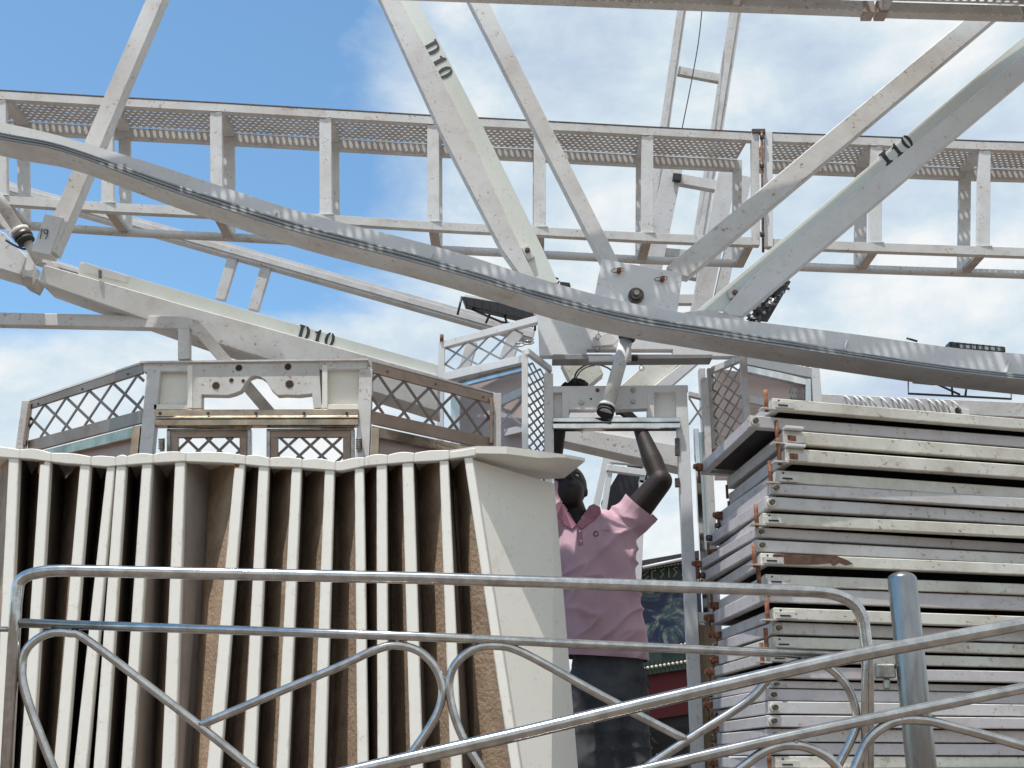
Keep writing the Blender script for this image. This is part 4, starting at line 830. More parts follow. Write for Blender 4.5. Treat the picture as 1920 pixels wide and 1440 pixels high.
def shell(i):
    x0, x1, xm, xb0, xb1 = E[i]
    lb = ['leftmost white seat shell, half cut by the picture edge', 'second seat shell from the left, rust spot at its top corner', 'third seat shell from the left end of the nested row', 'fourth seat shell from the left, almost touching the next one', 'fifth seat shell from the left, tight against its left neighbour', 'sixth seat shell from the left end of the nested row', 'seventh seat shell, left of the widest grey gap in the row', 'eighth seat shell, rust at its top corner, right of the widest gap', 'ninth seat shell, just right of the rust stained one', 'tenth seat shell, seventh from the right end of the row', 'eleventh seat shell, sixth from the right end of the row', 'twelfth seat shell, fifth from the right, standing upright', 'thirteenth seat shell, fourth from the right end of the row', 'fourteenth seat shell, third from the right end of the row', 'seat shell next to last at the right, leaning slightly', 'last seat shell at the right, flared top and broad white side facing out'][i]
    T = Thing('seat_shell', lb, 'seat shell', 'white seat shells nested in a row behind the barrier')
    yt = lt(x0) + 17
    dep = .46
    Yb_ = Y0S + .05                                    # leans back a touch at the top
    ztop = zof(x0, yt, Yb_); yb = 1440
    def fx(x, y, Y): return P(x, y, Y)
    TLf, TRf = fx(x0, yt, Yb_), fx(x1, yt, Yb_)
    BLf, BRf = fx(xb0, yb, Y0S - .03), fx(xb1, yb, Y0S - .03)
    # extend to deck
    k = (DZ - TLf.z) / (BLf.z - TLf.z)
    BL = TLf.lerp(BLf, k); BR = TRf.lerp(BRf, k)
    nxt = E[i + 1][0] if i < 15 else None
    gapm = (nxt - x1) * .00195 if nxt else 0
    gL = (x0 - (E[i - 1][1] if i else -60)); gR = (nxt - x1) if nxt else 0
    FL = {0: .3, 1: .35, 2: .45, 3: .3, 4: .5, 5: .25, 6: .3, 7: .5, 11: .95}.get(i, .84)
    FR = 1 - ({1: .35, 2: .45, 3: .3, 4: .5, 5: .25, 6: .3, 7: .5, 11: .95}.get(i + 1, .84))
    k_ = mpp(TLf); dep = .24 if i >= 7 else .36
    TLs, TRs = TLf + Vector((0, 0, 15.5 * k_)), TRf + Vector((0, 0, 15.5 * k_))
    def back(p_, dpx):
        Y_ = p_.y + dep; return Vector(((p_.x + dpx * k_) * Y_ / p_.y, Y_, p_.z))
    # front edge strip
    bm = new(); hexa(bm, [BL, BR, TRf, TLf] + [q + Vector((0, .03, 0)) for q in (BL, BR, TRf, TLf)]); T.part('edge_strip', bm, SHELL, bevel=.003)
    gLb = (xb0 - (E[i - 1][4] if i else -90)) ; gRb = (E[i + 1][3] - xb1) if nxt else 0
    kk_ = (DZ - TLf.z) / (BLf.z - TLf.z)
    iv = Vector((.003, .0305, 0)); kt = Vector((.012, 0, 0))
    gB = gL + (gLb - gL) * kk_; gRB = gR + (gRb - gR) * kk_
    bB, bT = back(BL, -gB * FL), back(TLs, -gL * FL)
    q4 = [BL + iv, bB, bT, TLs + iv]; bm = new(); hexa(bm, q4 + [q + kt for q in q4]); T.part('raw_side', bm, PLY, bevel=0)
    if i < 15:
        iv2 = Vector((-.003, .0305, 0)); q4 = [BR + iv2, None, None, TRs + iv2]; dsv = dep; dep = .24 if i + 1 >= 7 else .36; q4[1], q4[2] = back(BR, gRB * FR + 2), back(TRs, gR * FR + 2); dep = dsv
        bm = new(); hexa(bm, [q - kt for q in q4] + q4); T.part('painted_side', bm, SHELLIN if i in (5, 6) else SHELLSHADE, bevel=0)
    else:
        Yk = 4.55
        q4 = [BR + Vector((-.003, .0305, 0)), None, P(1040, 907, Yk), TRf + Vector((-.003, .0305, 0))]
        bb = P(1084, 1440, Yk - .06); tt = q4[2]; kk = (DZ - tt.z) / (bb.z - tt.z); q4[1] = tt.lerp(bb, kk)
        bm = new(); hexa(bm, q4 + [q + Vector((-.02, .03, 0)) for q in q4]); T.part('painted_side', bm, SHELL, bevel=.002)
    # top lip
    xl = (E[i - 1][1] + 2) if i else -90
    if i == 0: xl = -60
    xr = x1 + 2
    n = 8; bm = new(); top = []; bot = []
    if i < 15:
        for j in range(n + 1):
            x = xl + (xr - xl) * j / n; crown = 3.4 * math.sin(math.pi * j / n)
            top.append((x, lt(x) - crown)); bot.append((x, lt(x) + 17 - (0 if j == n else 0)))
        ppoly(bm, top + bot[::-1], Yb_ - .006, .036); T.part('top_lip', bm, SHELL, bevel=.003)
        bm = new(); A = [P(x, y + 2, Yb_ + .0302) for x, y in (top[0], top[-1])]; prism(bm, [A[0], A[1], A[1] + Vector((0, dep, 0)), A[0] + Vector((0, dep, 0))], (0, 0, -.012)); T.part('top_panel', bm, SHELL, bevel=0)
    else:
        z1 = zof(960, 838, Yb_)
        pf = [P(xl, lt(xl), Yb_ - .006), P(870, 840, Yb_ - .006), P(895, 836, Yb_ - .006), P(950, 837, Yb_ + .0), P(1010, 845, Yb_ + .06), P(1060, 852, Yb_ + .13), P(1097, 859, Yb_ + .22)]
        bk = [P(1045, 850, 4.76), P(xl, lt(xl), 4.0) + Vector((0, .62, 0))]
        pl = pf + [Vector((P(1060, 900, 4.62).x, 4.7, pf[-1].z + .0)), Vector((pf[0].x, 4.7, pf[0].z))]
        vs = [bm.verts.new(q) for q in pl]; th = Vector((0, 0, -.028)); vb = [bm.verts.new(q + th * (1 if j < 5 else .45)) for j, q in enumerate(pl)]
        bm.faces.new(vs); bm.faces.new(vb[::-1]); m_ = len(pl)
        for j in range(m_): bm.faces.new((vs[j], vb[j], vb[(j + 1) % m_], vs[(j + 1) % m_]))
        bmesh.ops.triangulate(bm, faces=[f_ for f_ in bm.faces if len(f_.verts) > 4])
        T.part('flared_top', bm, SHELL, bevel=0)
        bm = new(); ppoly(bm, [(xl, lt(xl) + 3), (xr + 4, 839), (xr + 4, 854), (xl, lt(xl) + 17)], Yb_ - .008, .036); T.part('top_lip', bm, SHELL, bevel=.003)
    if i in (5, 6):
        for yy in (937,):
            bm = new(); c = P((x1 + (nxt or 0)) / 2 - 4, yy, Y0S + .3); 
            c = TRf.lerp(back(TRf, gR * FR + 2), .55); c.z = zof(0, yy, c.y); tube(bm, [c + Vector((-.006, 0, 0)), c + Vector((.004, -.001, 0))], .008, 10); T.part('screw_hole', bm, RUBBER, bevel=0)
    if i in (1, 7):
        bm = new(); c = TLf; hexa(bm, [c + Vector(v) for v in ((-.001, -.0012, -.05), (.012, -.0012, -.05), (.02, -.0012, .004), (-.001, -.0012, .004), (-.001, .002, -.05), (.012, .002, -.05), (.02, .002, .004), (-.001, .002, .004))]); T.part('rust_run', bm, RUSTY, bevel=0)
    T.done()
for i in range(16): shell(i)
# ================================================================== FRAME STACK
Cpt = P(1450, 1000, 4.2); Rpt = P(1960, 1000, 4.5); Lpt = P(1345, 1000, 4.92)
U = Vector((Rpt.x - Cpt.x, Rpt.y - Cpt.y, 0)).normalized(); V = Vector((Lpt.x - Cpt.x, Lpt.y - Cpt.y, 0)); VL = V.length; V.normalize(); ZV = Vector((0, 0, 1))
UL = 1.75
def fbox(bm, u0, u1, v0, v1, z0, z1):
    q = [U * a + V * b + ZV * c for c in (z0, z1) for a, b in ((u0, v0), (u1, v0), (u1, v1), (u0, v1))]
    hexa(bm, q)
def make_frame(style, h):
    T = Thing('platform_frame', 'x', 'platform frame', 'white platform frames stacked at the right')
    m1 = {'cream': CREAM, 'grey': GREYW, 'lilac': LILAC, 'tab': CREAM}[style]  # cream colours the sunlit frames, grey and lilac put shade into the others
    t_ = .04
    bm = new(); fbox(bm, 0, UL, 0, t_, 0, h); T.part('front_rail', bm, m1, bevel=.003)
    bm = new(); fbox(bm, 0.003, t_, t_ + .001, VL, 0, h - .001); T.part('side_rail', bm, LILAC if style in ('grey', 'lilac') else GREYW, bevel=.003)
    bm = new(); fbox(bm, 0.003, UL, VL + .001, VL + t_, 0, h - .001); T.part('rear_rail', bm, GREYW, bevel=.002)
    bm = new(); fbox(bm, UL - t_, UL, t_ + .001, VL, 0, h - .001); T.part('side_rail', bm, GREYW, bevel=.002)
    bm = new(); fbox(bm, t_ + .001, UL - t_ - .001, t_ + .001, VL - .001, h * .45, h * .6); T.part('gap_shade_sheet', bm, DARKIN, bevel=0)  # dark sheet added so the shaded gaps between frames come out black
    # corner fittings
    if style in ('cream', 'tab'):
        bm = new(); fbox(bm, .004, .085, -.012, -.001, .002, h * .62); T.part('corner_tab', bm, OLDW, bevel=.001)
        if style == 'tab':
            bm = new(); fbox(bm, .0, .075, -.028, .02, h + .001, h + .010); T.part('hook_plate', bm, WHITE2, bevel=.001)
            bm = new(); fbox(bm, .012, .045, -.0145, -.0125, .006, h * .55); T.part('rust_patch', bm, RUSTY, bevel=0)
        else:
            bm = new(); fbox(bm, .018, .058, -.0135, -.0125, h * .22, h * .36); T.part('slot', bm, RUBBER, bevel=0)
            bm = new(); c = U * .026 - V * .0 + ZV * (h * .78) + Vector((0, -.001, 0)); tube(bm, [c, c + Vector((0, -.0015, 0))], .004, 8); T.part('pin_hole', bm, RUBBER, bevel=0)
        bm = new(); c = U * -.022 + V * .01; tube(bm, [c + ZV * -.012, c + ZV * (h + .035)], .008, 8); pin = T.part('drop_pin', bm, RUSTY, bevel=0)
        bm = new(); fbox(bm, -.05, .008, -.012, .03, -.006, -.001); T.part('pin_lug', bm, OLDW, bevel=0)
    else:
        bm = new(); c = U * .02 + ZV * (h * .5); ax = (U * .15 - V).normalized(); tube(bm, [c + ax * .0, c + ax * .007], .0165, 16); T.part('washer', bm, CREAM, bevel=0)
        bm = new(); tube(bm, [c + ax * .007, c + ax * .018], .0105, 8); T.part('bolt', bm, BOLT, bevel=0)
    # rear rusty corner
    if style in ('cream', 'lilac'):
        bm = new(); fbox(bm, -.026, .010, VL - .025, VL + .010, h * .15, h * .8); T.part('corner_block', bm, RUSTY, bevel=.004)
        bm = new(); c = U * -.028 + V * (VL - .012) + ZV * h * .48; tube(bm, [c, c + U * -.008], .012, 10); T.part('corner_bolt', bm, RUSTY, bevel=0)
    elif style == 'grey':
        bm = new(); c = U * .0 + V * (VL - .01) + ZV * h * .5; tube(bm, [c, c + U * -.018], .014, 10); T.part('corner_bolt', bm, BOLT, bevel=0)
    bm = new(); c = U * -.014 + V * (VL - .01); tube(bm, [c + ZV * (-.05), c + ZV * (h * .1)], .006, 8); T.part('corner_pin', bm, RUSTY, bevel=0)
    return T
def copy_tree(o, parent=None):
    c = o.copy(); C.objects.link(c)
    if parent: c.parent = parent
    for ch in [k for k in o.children]: copy_tree(ch, c)
    return c
LV = [ # ytop, ybottom at x=1460, x start, style
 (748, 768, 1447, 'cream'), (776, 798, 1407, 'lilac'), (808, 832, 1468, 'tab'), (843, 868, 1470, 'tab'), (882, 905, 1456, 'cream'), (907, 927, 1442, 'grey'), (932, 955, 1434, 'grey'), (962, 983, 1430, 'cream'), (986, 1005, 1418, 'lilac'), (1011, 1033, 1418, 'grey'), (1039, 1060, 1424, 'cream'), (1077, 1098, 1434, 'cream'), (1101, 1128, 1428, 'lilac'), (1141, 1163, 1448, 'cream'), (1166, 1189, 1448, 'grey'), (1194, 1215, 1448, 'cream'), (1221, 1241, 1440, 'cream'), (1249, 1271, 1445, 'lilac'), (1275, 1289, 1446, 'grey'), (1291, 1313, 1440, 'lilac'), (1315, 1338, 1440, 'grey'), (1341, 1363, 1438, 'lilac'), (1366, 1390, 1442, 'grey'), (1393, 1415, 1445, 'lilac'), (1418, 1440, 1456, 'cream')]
H0 = .046
protos = {}
desc = {'cream': 'sunlit cream platform frame with slotted corner tab', 'tab': 'sunlit cream platform frame with white hook plate', 'grey': 'shaded grey platform frame with bolted corner', 'lilac': 'shaded pale grey platform frame with bolt at its corner'}
mesh_scaled = {}
random.seed(11)
nlev = len(LV)
first_used = set()
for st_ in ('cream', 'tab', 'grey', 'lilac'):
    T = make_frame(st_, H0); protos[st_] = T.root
extra = []
zb_last = zof(1460, 1440, 4.2); zz = zb_last - .004
while zz - H0 > DZ + .002: extra.append(zz - H0); zz -= H0 + .006
for i in range(nlev + len(extra)):
    if i < nlev:
        yt_, yb_, xs, st_ = LV[i]; z0 = zof(1460, yb_, 4.2); z1 = zof(1460, yt_, 4.2)
        pos = P(xs, (yt_ + yb_) / 2, 4.2); sc = (z1 - z0) / H0
    else:
        z0 = extra[i - nlev]; pos = P(1448, 1440, 4.2); st_ = 'grey'; sc = 1
    r_ = protos[st_]
    if st_ not in first_used: first_used.add(st_); o = r_
    else: o = copy_tree(r_)
    o.location = (pos.x, 4.2 + random.uniform(-.02, .02) - (.012 if st_ in ('cream', 'tab') else 0), z0); o.scale = (1, 1, sc)
    o.rotation_euler = (0, 0, R(random.uniform(-1.9, 1.5)))
    if i == 0: o['label'] = 'topmost sunlit cream platform frame of the stack at right, rusty pin standing at its corner'
    elif i == 10: o['label'] = 'eleventh platform frame from the top, front rail torn and burnt brown'
    elif i < nlev: o['label'] = desc[st_] + ', ' + ORD[i] + ' from the top of the stack'
    else: o['label'] = 'grey platform frame below the picture edge, ' + ORD[len(extra) - 1 - (i - nlev)] + ' above the deck'
    if i == 10:
        bm = new(); hz = H0; ol = [(.035, .1), (.05, .95), (.16, 1.0), (.30, .98), (.335, .7), (.36, .35), (.33, .2), (.305, .42), (.285, .12), (.27, .35), (.22, .18), (.12, .05)]
        prism(bm, [U * a_ + V * -.0025 + ZV * (b_ * hz) for a_, b_ in ol], V * .002); bmesh.ops.recalc_face_normals(bm, faces=bm.faces)
        vs_ = list(bm.verts)
        me = bpy.data.meshes.new('burnt_patch'); bm.to_mesh(me); bm.free(); me.materials.append(BURNT); q = bpy.data.objects.new('burnt_patch', me); C.objects.link(q); q.parent = o
for T in list(ALL):
    pass
# ================================================================== BARRIERS
YT = 3.2
def TP_(x, y): return P(x, y, YT)
T = Thing('tube_barrier', 'long stainless tube barrier with teardrop loops in front of the seat shells', 'barrier')
k = mpp(TP_(800, 1080))
pts = [P(2, 1640, YT), P(30, 1130, YT), P(38, 1068, YT), P(800, 1084, YT), P(1612, 1112, YT - .02), P(1627, 1230, YT - .02), P(1626, 1640, YT)]
path = round_path(pts, [0, .001, .14, 0.02, .13, .01, 0], 12)
bm = new(); tube(bm, path, 11.3 * k, 36); T.part('frame_tube', bm, CHROME, bevel=0)
bm = new(); tube(bm, [TP_(34, 1168), TP_(800, 1194), TP_(1615, 1232)], 8.3 * k, 28); T.part('middle_rail', bm, CHROME, bevel=0)
loops = [[(150, 1560), (100, 1440), (56, 1325), (41, 1262), (50, 1218), (85, 1190), (130, 1187), (175, 1208), (375, 1362), (480, 1446), (640, 1575)],
         [(375, 1360), (500, 1307), (640, 1248), (700, 1220), (745, 1210), (790, 1224), (822, 1262), (828, 1312), (800, 1372), (700, 1510)],
         [(990, 1580), (905, 1445), (862, 1370), (843, 1300), (850, 1252), (885, 1219), (932, 1211), (985, 1226), (1120, 1300), (1288, 1388)],
         [(1120, 1500), (1288, 1388), (1400, 1316), (1450, 1265), (1500, 1243), (1550, 1250), (1590, 1290), (1606, 1345), (1590, 1400), (1500, 1560)]]
for lp in loops:
    bm = new(); tube(bm, smooth_path([P(x, y, YT + .002) for x, y in lp], 10), 7.8 * k, 24); T.part('loop_tube', bm, CHROME, bevel=0)
for x, y in ((132, 1181), (745, 1203), (934, 1204), (37, 1270), (835, 1300), (1505, 1236)):
    bm = new(); ell(bm, P(x, y, YT), (.006,) * 3, seg=10); T.part('weld_bead', bm, STEELN, bevel=0)
T.done(Vector((P(800, 1200, YT).x, YT, DZ)))
bm = new(); tube(bm, [P(-200, 1176, YT), P(22, 1180, YT)], 5 * k, 12); single('tie_rod', bm, CHROME, 'short thin steel rod meeting the barrier at the left edge', 'rod', bevel=0)
YP = 2.8
T = Thing('gate_post', 'thick stainless post with domed cap behind the sloping handrail', 'post')
top = P(1690, 1072, YP); r_ = 26.5 * mpp(top); bm = new()
path = []; rad = []
for j in range(7):
    a = j / 6 * math.pi / 2; path.append(top + Vector((0, 0, -.018 + .018 * math.cos(a) ))); rad.append(max(.0008, r_ * math.sin(a)))
path.append(Vector((top.x, top.y, 0))); rad.append(r_)
tube(bm, path, rad, 28); T.part('post_tube', bm, DULL, bevel=0)
bm = new(); pb(bm, 1645, 1258, YP, 1680, 1258, YP, 26, .03); T.part('latch_lug', bm, STEELN, bevel=.003)
bm = new(); pb(bm, 1665, 1272, YP + .01, 1665, 1292, YP + .01, 10, .02); T.part('latch_bolt', bm, STEELN, bevel=.003)
T.done()
YH = 2.42
T = Thing('sloping_handrail', 'bright stainless stair handrail sloping up to the right in the foreground', 'handrail')
kk = mpp(P(1300, 1300, YH))
bm = new(); tube(bm, smooth_path([P(330, 1530, YH), P(640, 1452, YH), P(960, 1379, YH), P(1280, 1303, YH), P(1600, 1230, YH), P(1920, 1170, YH), P(2250, 1105, YH)], 8), 13 * kk, 44); T.part('top_rail', bm, CHROME, bevel=0)
bm = new(); tube(bm, smooth_path([P(960, 1500, YH), P(1200, 1445, YH), P(1400, 1398, YH), P(1600, 1355, YH), P(1920, 1290, YH), P(2250, 1226, YH)], 8), 10.3 * kk, 36); T.part('lower_rail', bm, CHROME, bevel=0)
for lp in ([(1300, 1520), (1390, 1440), (1440, 1406), (1490, 1397), (1535, 1410), (1570, 1440), (1600, 1520)], [(1560, 1540), (1603, 1440), (1630, 1385), (1675, 1354), (1730, 1350), (1800, 1366), (1930, 1402), (2150, 1465)]):
    bm = new(); tube(bm, smooth_path([P(x, y, YH + .003) for x, y in lp], 10), 9 * kk, 24); T.part('loop_tube', bm, CHROME, bevel=0)
for x, y in ((1690, 1347), (1492, 1392)):
    bm = new(); ell(bm, P(x, y, YH), (.007,) * 3, seg=10); T.part('weld_bead', bm, STEELN, bevel=0)
for x, y in ((330, 1530), (2250, 1105)):
    bm = new(); c = P(x, y, YH); tube(bm, [c, Vector((c.x, c.y, 0))], 14 * kk, 16); T.part('support_post', bm, CHROME, bevel=0)
T.done()
# ================================================================== THE MAN
YM_ = 5.5
def Q(x, y, dy=0.0): return P(x, y, YM_ + dy)
def cap(bm, a, b, ra, rb, seg=16):
    n = 6; pts = [a.lerp(b, i / n) for i in range(n + 1)]
    tube(bm, pts, [ra + (rb - ra) * i / n for i in range(n + 1)], seg); ell(bm, a, (ra,) * 3, seg=14); ell(bm, b, (rb,) * 3, seg=14)
def remesh(name, bm, vox, sm=3, disp=None):
    me = bpy.data.meshes.new(name + '_src'); bm.to_mesh(me); bm.free(); o = bpy.data.objects.new(name + '_src', me); C.objects.link(o)
    m = o.modifiers.new('r', 'REMESH'); m.mode = 'VOXEL'; m.voxel_size = vox; m.use_smooth_shade = True
    s_ = o.modifiers.new('s', 'SMOOTH'); s_.iterations = sm; s_.factor = .5
    dg = bpy.context.evaluated_depsgraph_get(); me2 = bpy.data.meshes.new_from_object(o.evaluated_get(dg)); bpy.data.objects.remove(o)
    b2 = new(); b2.from_mesh(me2); bpy.data.meshes.remove(me2)
    if disp:
        b2.normal_update()
        for v in b2.verts: v.co += v.normal * disp(v.co)
    for f_ in b2.faces: f_.smooth = True
    return b2
T = Thing('person', 'man in a faded pink polo shirt reaching up with both arms inside the centre cage', 'person')
hd = Q(1068, 918, 0.02); neck = Q(1080, 974, .02); chest = Q(1122, 1040, .02); belly = Q(1126, 1170, .02); pel = Q(1140, 1265, .02)
shR = Q(1172, 984, .02); elR = Q(1239, 902, -.06); wrR = Q(1196, 795, .06); shL = Q(1062, 985, .03); elL = Q(1030, 874, .0); wrL = P(1052, 792, 5.42)
hnR = Q(1172, 772, .0); hnL = Q(1072, 725, -.22)
bm = new()
rotH = Matrix.Rotation(R(-38), 3, 'X')      # head tipped back, face up
fwd = rotH @ Vector((0, -1, 0)); upv = rotH @ Vector((0, 0, 1)); sd = Vector((1, 0, 0))
ell(bm, hd + upv * .02, (.083, .104, .104), rotH); ell(bm, hd - upv * .05 + fwd * .02, (.067, .08, .08), rotH)       # skull, jaw
ell(bm, hd - upv * .095 + fwd * .062, (.026, .02, .018), rotH)                                                        # chin
cap(bm, hd - upv * .012 + fwd * .098, hd - upv * .040 + fwd * .112, .008, .014, 10)                                     # nose
ell(bm, hd - upv * .068 + fwd * .092, (.026, .012, .007), rotH); ell(bm, hd - upv * .080 + fwd * .090, (.023, .012, .007), rotH)   # lips
for s_ in (-1, 1):
    ell(bm, hd + upv * .012 + fwd * .085 + sd * s_ * .032, (.022, .014, .008), rotH)                                  # brow
    ell(bm, hd - upv * .012 + sd * s_ * .078 - fwd * .005, (.010, .020, .030), rotH)                                  # ear
cap(bm, hd - upv * .06 - fwd * .02, neck, .058, .062); cap(bm, neck, chest, .062, .10)
cap(bm, shR, shL, .062, .062); ell(bm, chest, (.155, .10, .16)); ell(bm, belly, (.14, .10, .16)); ell(bm, pel, (.15, .105, .12))
cap(bm, shR, elR, .072, .056); cap(bm, elR, elR.lerp(wrR, .35), .048, .050); cap(bm, elR.lerp(wrR, .35), wrR, .050, .030)
cap(bm, shL, elL, .062, .048); cap(bm, elL, elL.lerp(wrL, .35), .047, .048); cap(bm, elL.lerp(wrL, .35), wrL, .048, .029)
def hand(bm, wr, base, palm_dir, finger_dir, n_up, side, curl):
    """palm from wrist to knuckles, four fingers, thumb"""
    pd = palm_dir.normalized(); kn = wr + pd * .085; sdv = side.normalized()
    for k in range(4):
        cap(bm, wr + sdv * (k - 1.5) * .012, kn + sdv * (k - 1.5) * .019, .014, .0115, 10)
        ln = (.040, .046, .043, .033)[k]; a = kn + sdv * (k - 1.5) * .020; d = (pd * .8 + curl * .5).normalized(); b = a + d * ln
        d2 = (pd * .1 + curl).normalized(); c = b + d2 * ln * .65; d3 = (curl * .8 - pd * .6).normalized(); e = c + d3 * ln * .5
        cap(bm, a, b, .0098, .0092, 10); cap(bm, b, c, .0092, .0085, 10); cap(bm, c, e, .0085, .0075, 10)
    a = wr + pd * .03 - sdv * .028; b = a - sdv * .026 + pd * .024; c = b + pd * .026 + curl * .014
    cap(bm, wr + pd * .01, a, .016, .014, 10); cap(bm, a, b, .0135, .0115, 10); cap(bm, b, c, .0115, .009, 10)
    cap(bm, wr - pd * .02, wr + pd * .02, .027, .024, 12)
# right hand in picture: behind crossbeam, closing on pipe collar
hand(bm, wrR, None, (hnR - wrR), None, None, Vector((0, .35, 1)), Vector((-.7, -.7, .1)))
# left hand: comes up behind the crossbeam and curls over its top edge
w1 = P(1066, 748, 5.27); cap(bm, wrL, w1, .029, .027)
hand(bm, w1, None, (P(1084, 716, 5.19) - w1), None, None, Vector((.95, .1, -.25)), Vector((.25, -.85, -.35)))
hipR, hipL = Q(1172, 1290, .02), Q(1100, 1290, .02)
ftR = Vector((hipR.x + .03, hipR.y, DZ + .08)); ftL = Vector((hipL.x - .03, hipL.y - .02, DZ + .08))
for h_, f_ in ((hipR, ftR), (hipL, ftL)):
    kn_ = h_.lerp(f_, .5) + Vector((0, -.03, 0)); cap(bm, h_, kn_, .085, .055); cap(bm, kn_, f_, .055, .038); cap(bm, f_ + Vector((0, .03, -.035)), f_ + Vector((0, -.14, -.045)), .04, .033)
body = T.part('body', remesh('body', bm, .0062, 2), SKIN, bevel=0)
for s_ in (-1, 1):
    bm = new(); ell(bm, hd - upv * .004 + fwd * .088 + sd * s_ * .031, (.011, .008, .006), rotH, 12); T.part('eye', bm, EYEW, bevel=0)
bm = new(); ell(bm, hd + upv * .034 - fwd * .014, (.086, .101, .094), rotH, 24); T.part('hair', bm, RUBBER, bevel=0)
# shirt
bm = new()
def loft(bm, rings, seg=32):
    rr = []
    for c, rx, ry in rings: rr.append([bm.verts.new(c + Vector((rx * math.copysign(abs(math.cos(a)) ** .8, math.cos(a)), ry * math.copysign(abs(math.sin(a)) ** .8, math.sin(a)), 0))) for a in [k_ * 2 * math.pi / seg for k_ in range(seg)]])
    for a, b in zip(rr, rr[1:]):
        for k_ in range(seg): bm.faces.new((a[k_], a[(k_ + 1) % seg], b[(k_ + 1) % seg], b[k_]))
    bm.faces.new(rr[0]); bm.faces.new(rr[-1][::-1])
loft(bm, [(Q(1128, 1238, .02), .205, .150), (Q(1125, 1200, .02), .203, .152), (Q(1121, 1140, .02), .194, .145), (Q(1116, 1080, .02), .188, .138), (Q(1115, 1030, .02), .188, .130), (Q(1120, 1000, .02), .186, .118), (Q(1116, 978, .02), .155, .10), (Q(1100, 962, .02), .10, .08)])
cap(bm, Q(1168, 985, .02), shR.lerp(elR, .02), .085, .084); cap(bm, shR, shR.lerp(elR, .45), .088, .088)
cap(bm, Q(1085, 995, .02), shL, .085, .08); cap(bm, shL, shL.lerp(elL, .45), .08, .078)
ct = chest.copy()
def folds(co):
    a = noise.noise(Vector((co.x * 5 + co.z * 3, co.y * 4, co.z * 4.5 + co.x * 7))) * .014
    b = (1 - abs(noise.noise(Vector((co.x * 9 - co.z * 9, 2.3, co.z * 6 + co.x * 3))))) ** 5 * .017
    c = noise.noise(Vector((co.x * 22, co.y * 14, co.z * 10 + co.x * 10))) * .003
    return a + b + c
bs = remesh('shirt', bm, .0075, 3, folds)
# open the neck and cut hem flat
zh = Q(1137, 1224, 0).z
bmesh.ops.bisect_plane(bs, geom=bs.verts[:] + bs.edges[:] + bs.faces[:], plane_co=Vector((0, 0, zh)), plane_no=Vector((.06, 0, 1)), clear_inner=True)
sle = shR.lerp(elR, .50); dirs = (elR - shR).normalized()
pc_ = shR.lerp(elR, .44); near = [f_ for f_ in bs.faces if (f_.calc_center_median() - pc_).length < .15]
gg_ = set(near); 
for f_ in near: gg_.update(f_.verts); gg_.update(f_.edges)
bmesh.ops.bisect_plane(bs, geom=list(gg_), plane_co=pc_, plane_no=dirs, clear_outer=True)
from mathutils.bvhtree import BVHTree
bt = BVHTree.FromBMesh(bs)
def proj(p):
    v = p - CAM; d = v.dot(Vector((0, cp, spn))); return 960 + v.x / d * F, 720 - v.dot(Vector((0, -spn, cp))) / d * F
def inside(x, y, pl):
    c = False
    for (x1, y1), (x2, y2) in zip(pl, pl[1:] + pl[:1]):
        if (y1 > y) != (y2 > y) and x < (x2 - x1) * (y - y1) / (y2 - y1) + x1: c = not c
    return c
VN = [(1050, 935), (1081, 985), (1107, 945), (1107, 900), (1050, 900)]
kill = [f_ for f_ in bs.faces if f_.calc_center_median().y < YM_ + .06 and inside(*proj(f_.calc_center_median()), VN)]
bmesh.ops.delete(bs, geom=kill, context='FACES')
T.part('polo_shirt', bs, SHIRT, bevel=0)
def onshirt(x, y, off=.002):
    d = ray(x, y).normalized(); h_ = bt.ray_cast(CAM, d); return (h_[0] - d * off) if h_[0] else P(x, y, YM_ - .12)
for pl in ([(1081, 985), (1091, 992), (1112, 977), (1127, 962), (1125, 952), (1113, 946), (1104, 950), (1094, 968)], [(1081, 985), (1072, 993), (1056, 984), (1044, 968), (1044, 950), (1054, 946), (1066, 966)]):
    bm = new(); q = [onshirt(x, y, .004) for x, y in pl]; prism(bm, q, (0, -.007, .002)); bmesh.ops.triangulate(bm, faces=bm.faces[:]); T.part('collar_flap', bm, SHIRTD, bevel=0)
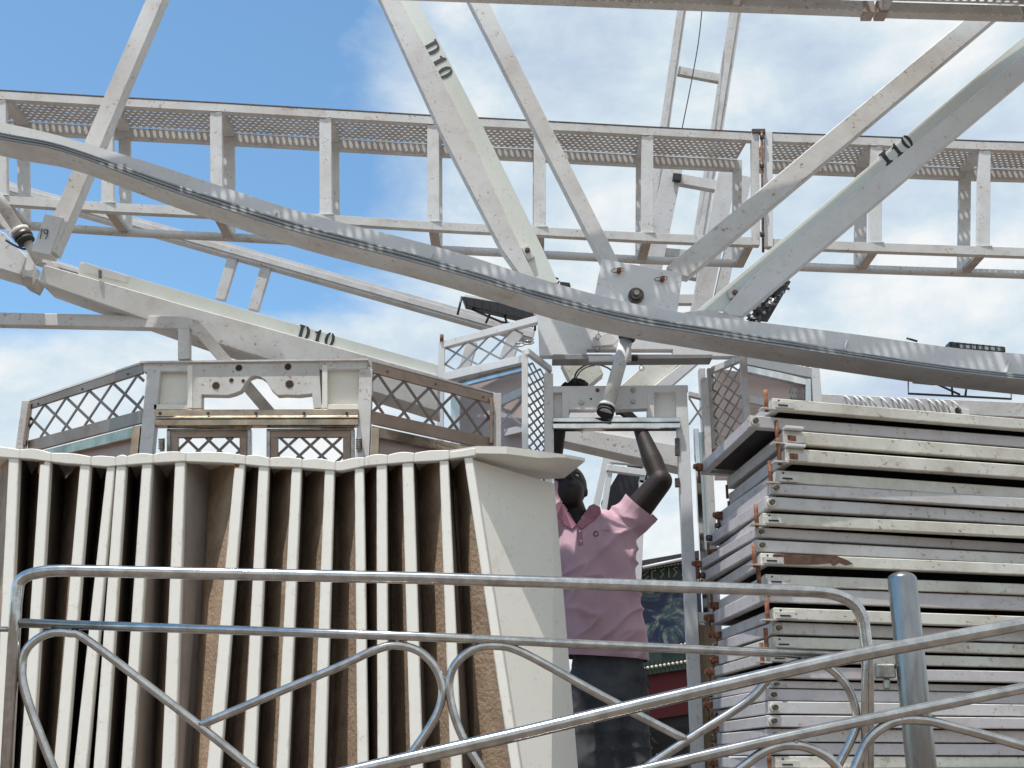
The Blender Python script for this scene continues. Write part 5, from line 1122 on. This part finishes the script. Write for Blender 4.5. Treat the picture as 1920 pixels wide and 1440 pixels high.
bm = new(); q = [onshirt(x, y, .003) for x, y in ((1086, 985), (1087, 1000), (1088, 1012), (1089, 1022))]
for a, b in zip(q, q[1:]): beam(bm, a, b, .024, .004)
T.part('placket', bm, SHIRTD, bevel=0)
for x, y in ((1087, 996), (1089, 1014)):
    bm = new(); c = onshirt(x, y, .006); tube(bm, [c, c + Vector((0, -.002, 0))], .0055, 12); T.part('button', bm, WHITE2, bevel=0)
bm = new(); q = [onshirt(x, y, .002) for x, y in ((1121, 999), (1117, 996), (1113, 1000), (1115, 1005), (1120, 1004), (1122, 1001))]; tube(bm, smooth_path(q, 4), .0022, 6); T.part('chest_emblem', bm, JEANS, bevel=0)
bm = new(); q = [onshirt(1128 + k_ * 3, 993 + (k_ % 2) * 1.6 + k_ * .15, .002) for k_ in range(6)]; tube(bm, q, .0018, 6); T.part('chest_stitching', bm, GOLD, bevel=0)
# trousers
bm = new()
loft(bm, [(Q(1143, 1450, .02), .185, .11), (Q(1142, 1380, .02), .178, .12), (Q(1142, 1310, .02), .172, .125), (Q(1141, 1280, .02), .170, .125), (Q(1140, 1240, .02), .160, .118), (Q(1140, 1205, .02), .155, .112)])
for h_, f_ in ((hipR, ftR), (hipL, ftL)):
    kn_ = h_.lerp(f_, .5) + Vector((0, -.03, 0)); cap(bm, h_ + Vector((0, 0, .0)), kn_, .105, .085); cap(bm, kn_, f_ + Vector((0, 0, .03)), .085, .075)
def tf(co):
    return noise.noise(Vector((co.x * 7, co.y * 5, co.z * 5))) * .010 + (1 - abs(noise.noise(Vector((co.x * 6 + co.z * 3, 7.7, co.z * 12))))) ** 4 * .008
T.part('trousers', remesh('trousers', bm, .009, 2, tf), JEANS, bevel=0)
bm = new(); pb(bm, 1203, 1245, YM_ - .09, 1218, 1290, YM_ - .07, 6, .01); T.part('pocket_edge', bm, JEANS, bevel=0)
T.done(Vector((pel.x, pel.y, DZ)))
# ------------------------------------------------------------------ render defaults
scn.render.engine = 'CYCLES'
try: scn.cycles.max_bounces = 6; scn.cycles.use_denoising = True
except Exception: pass
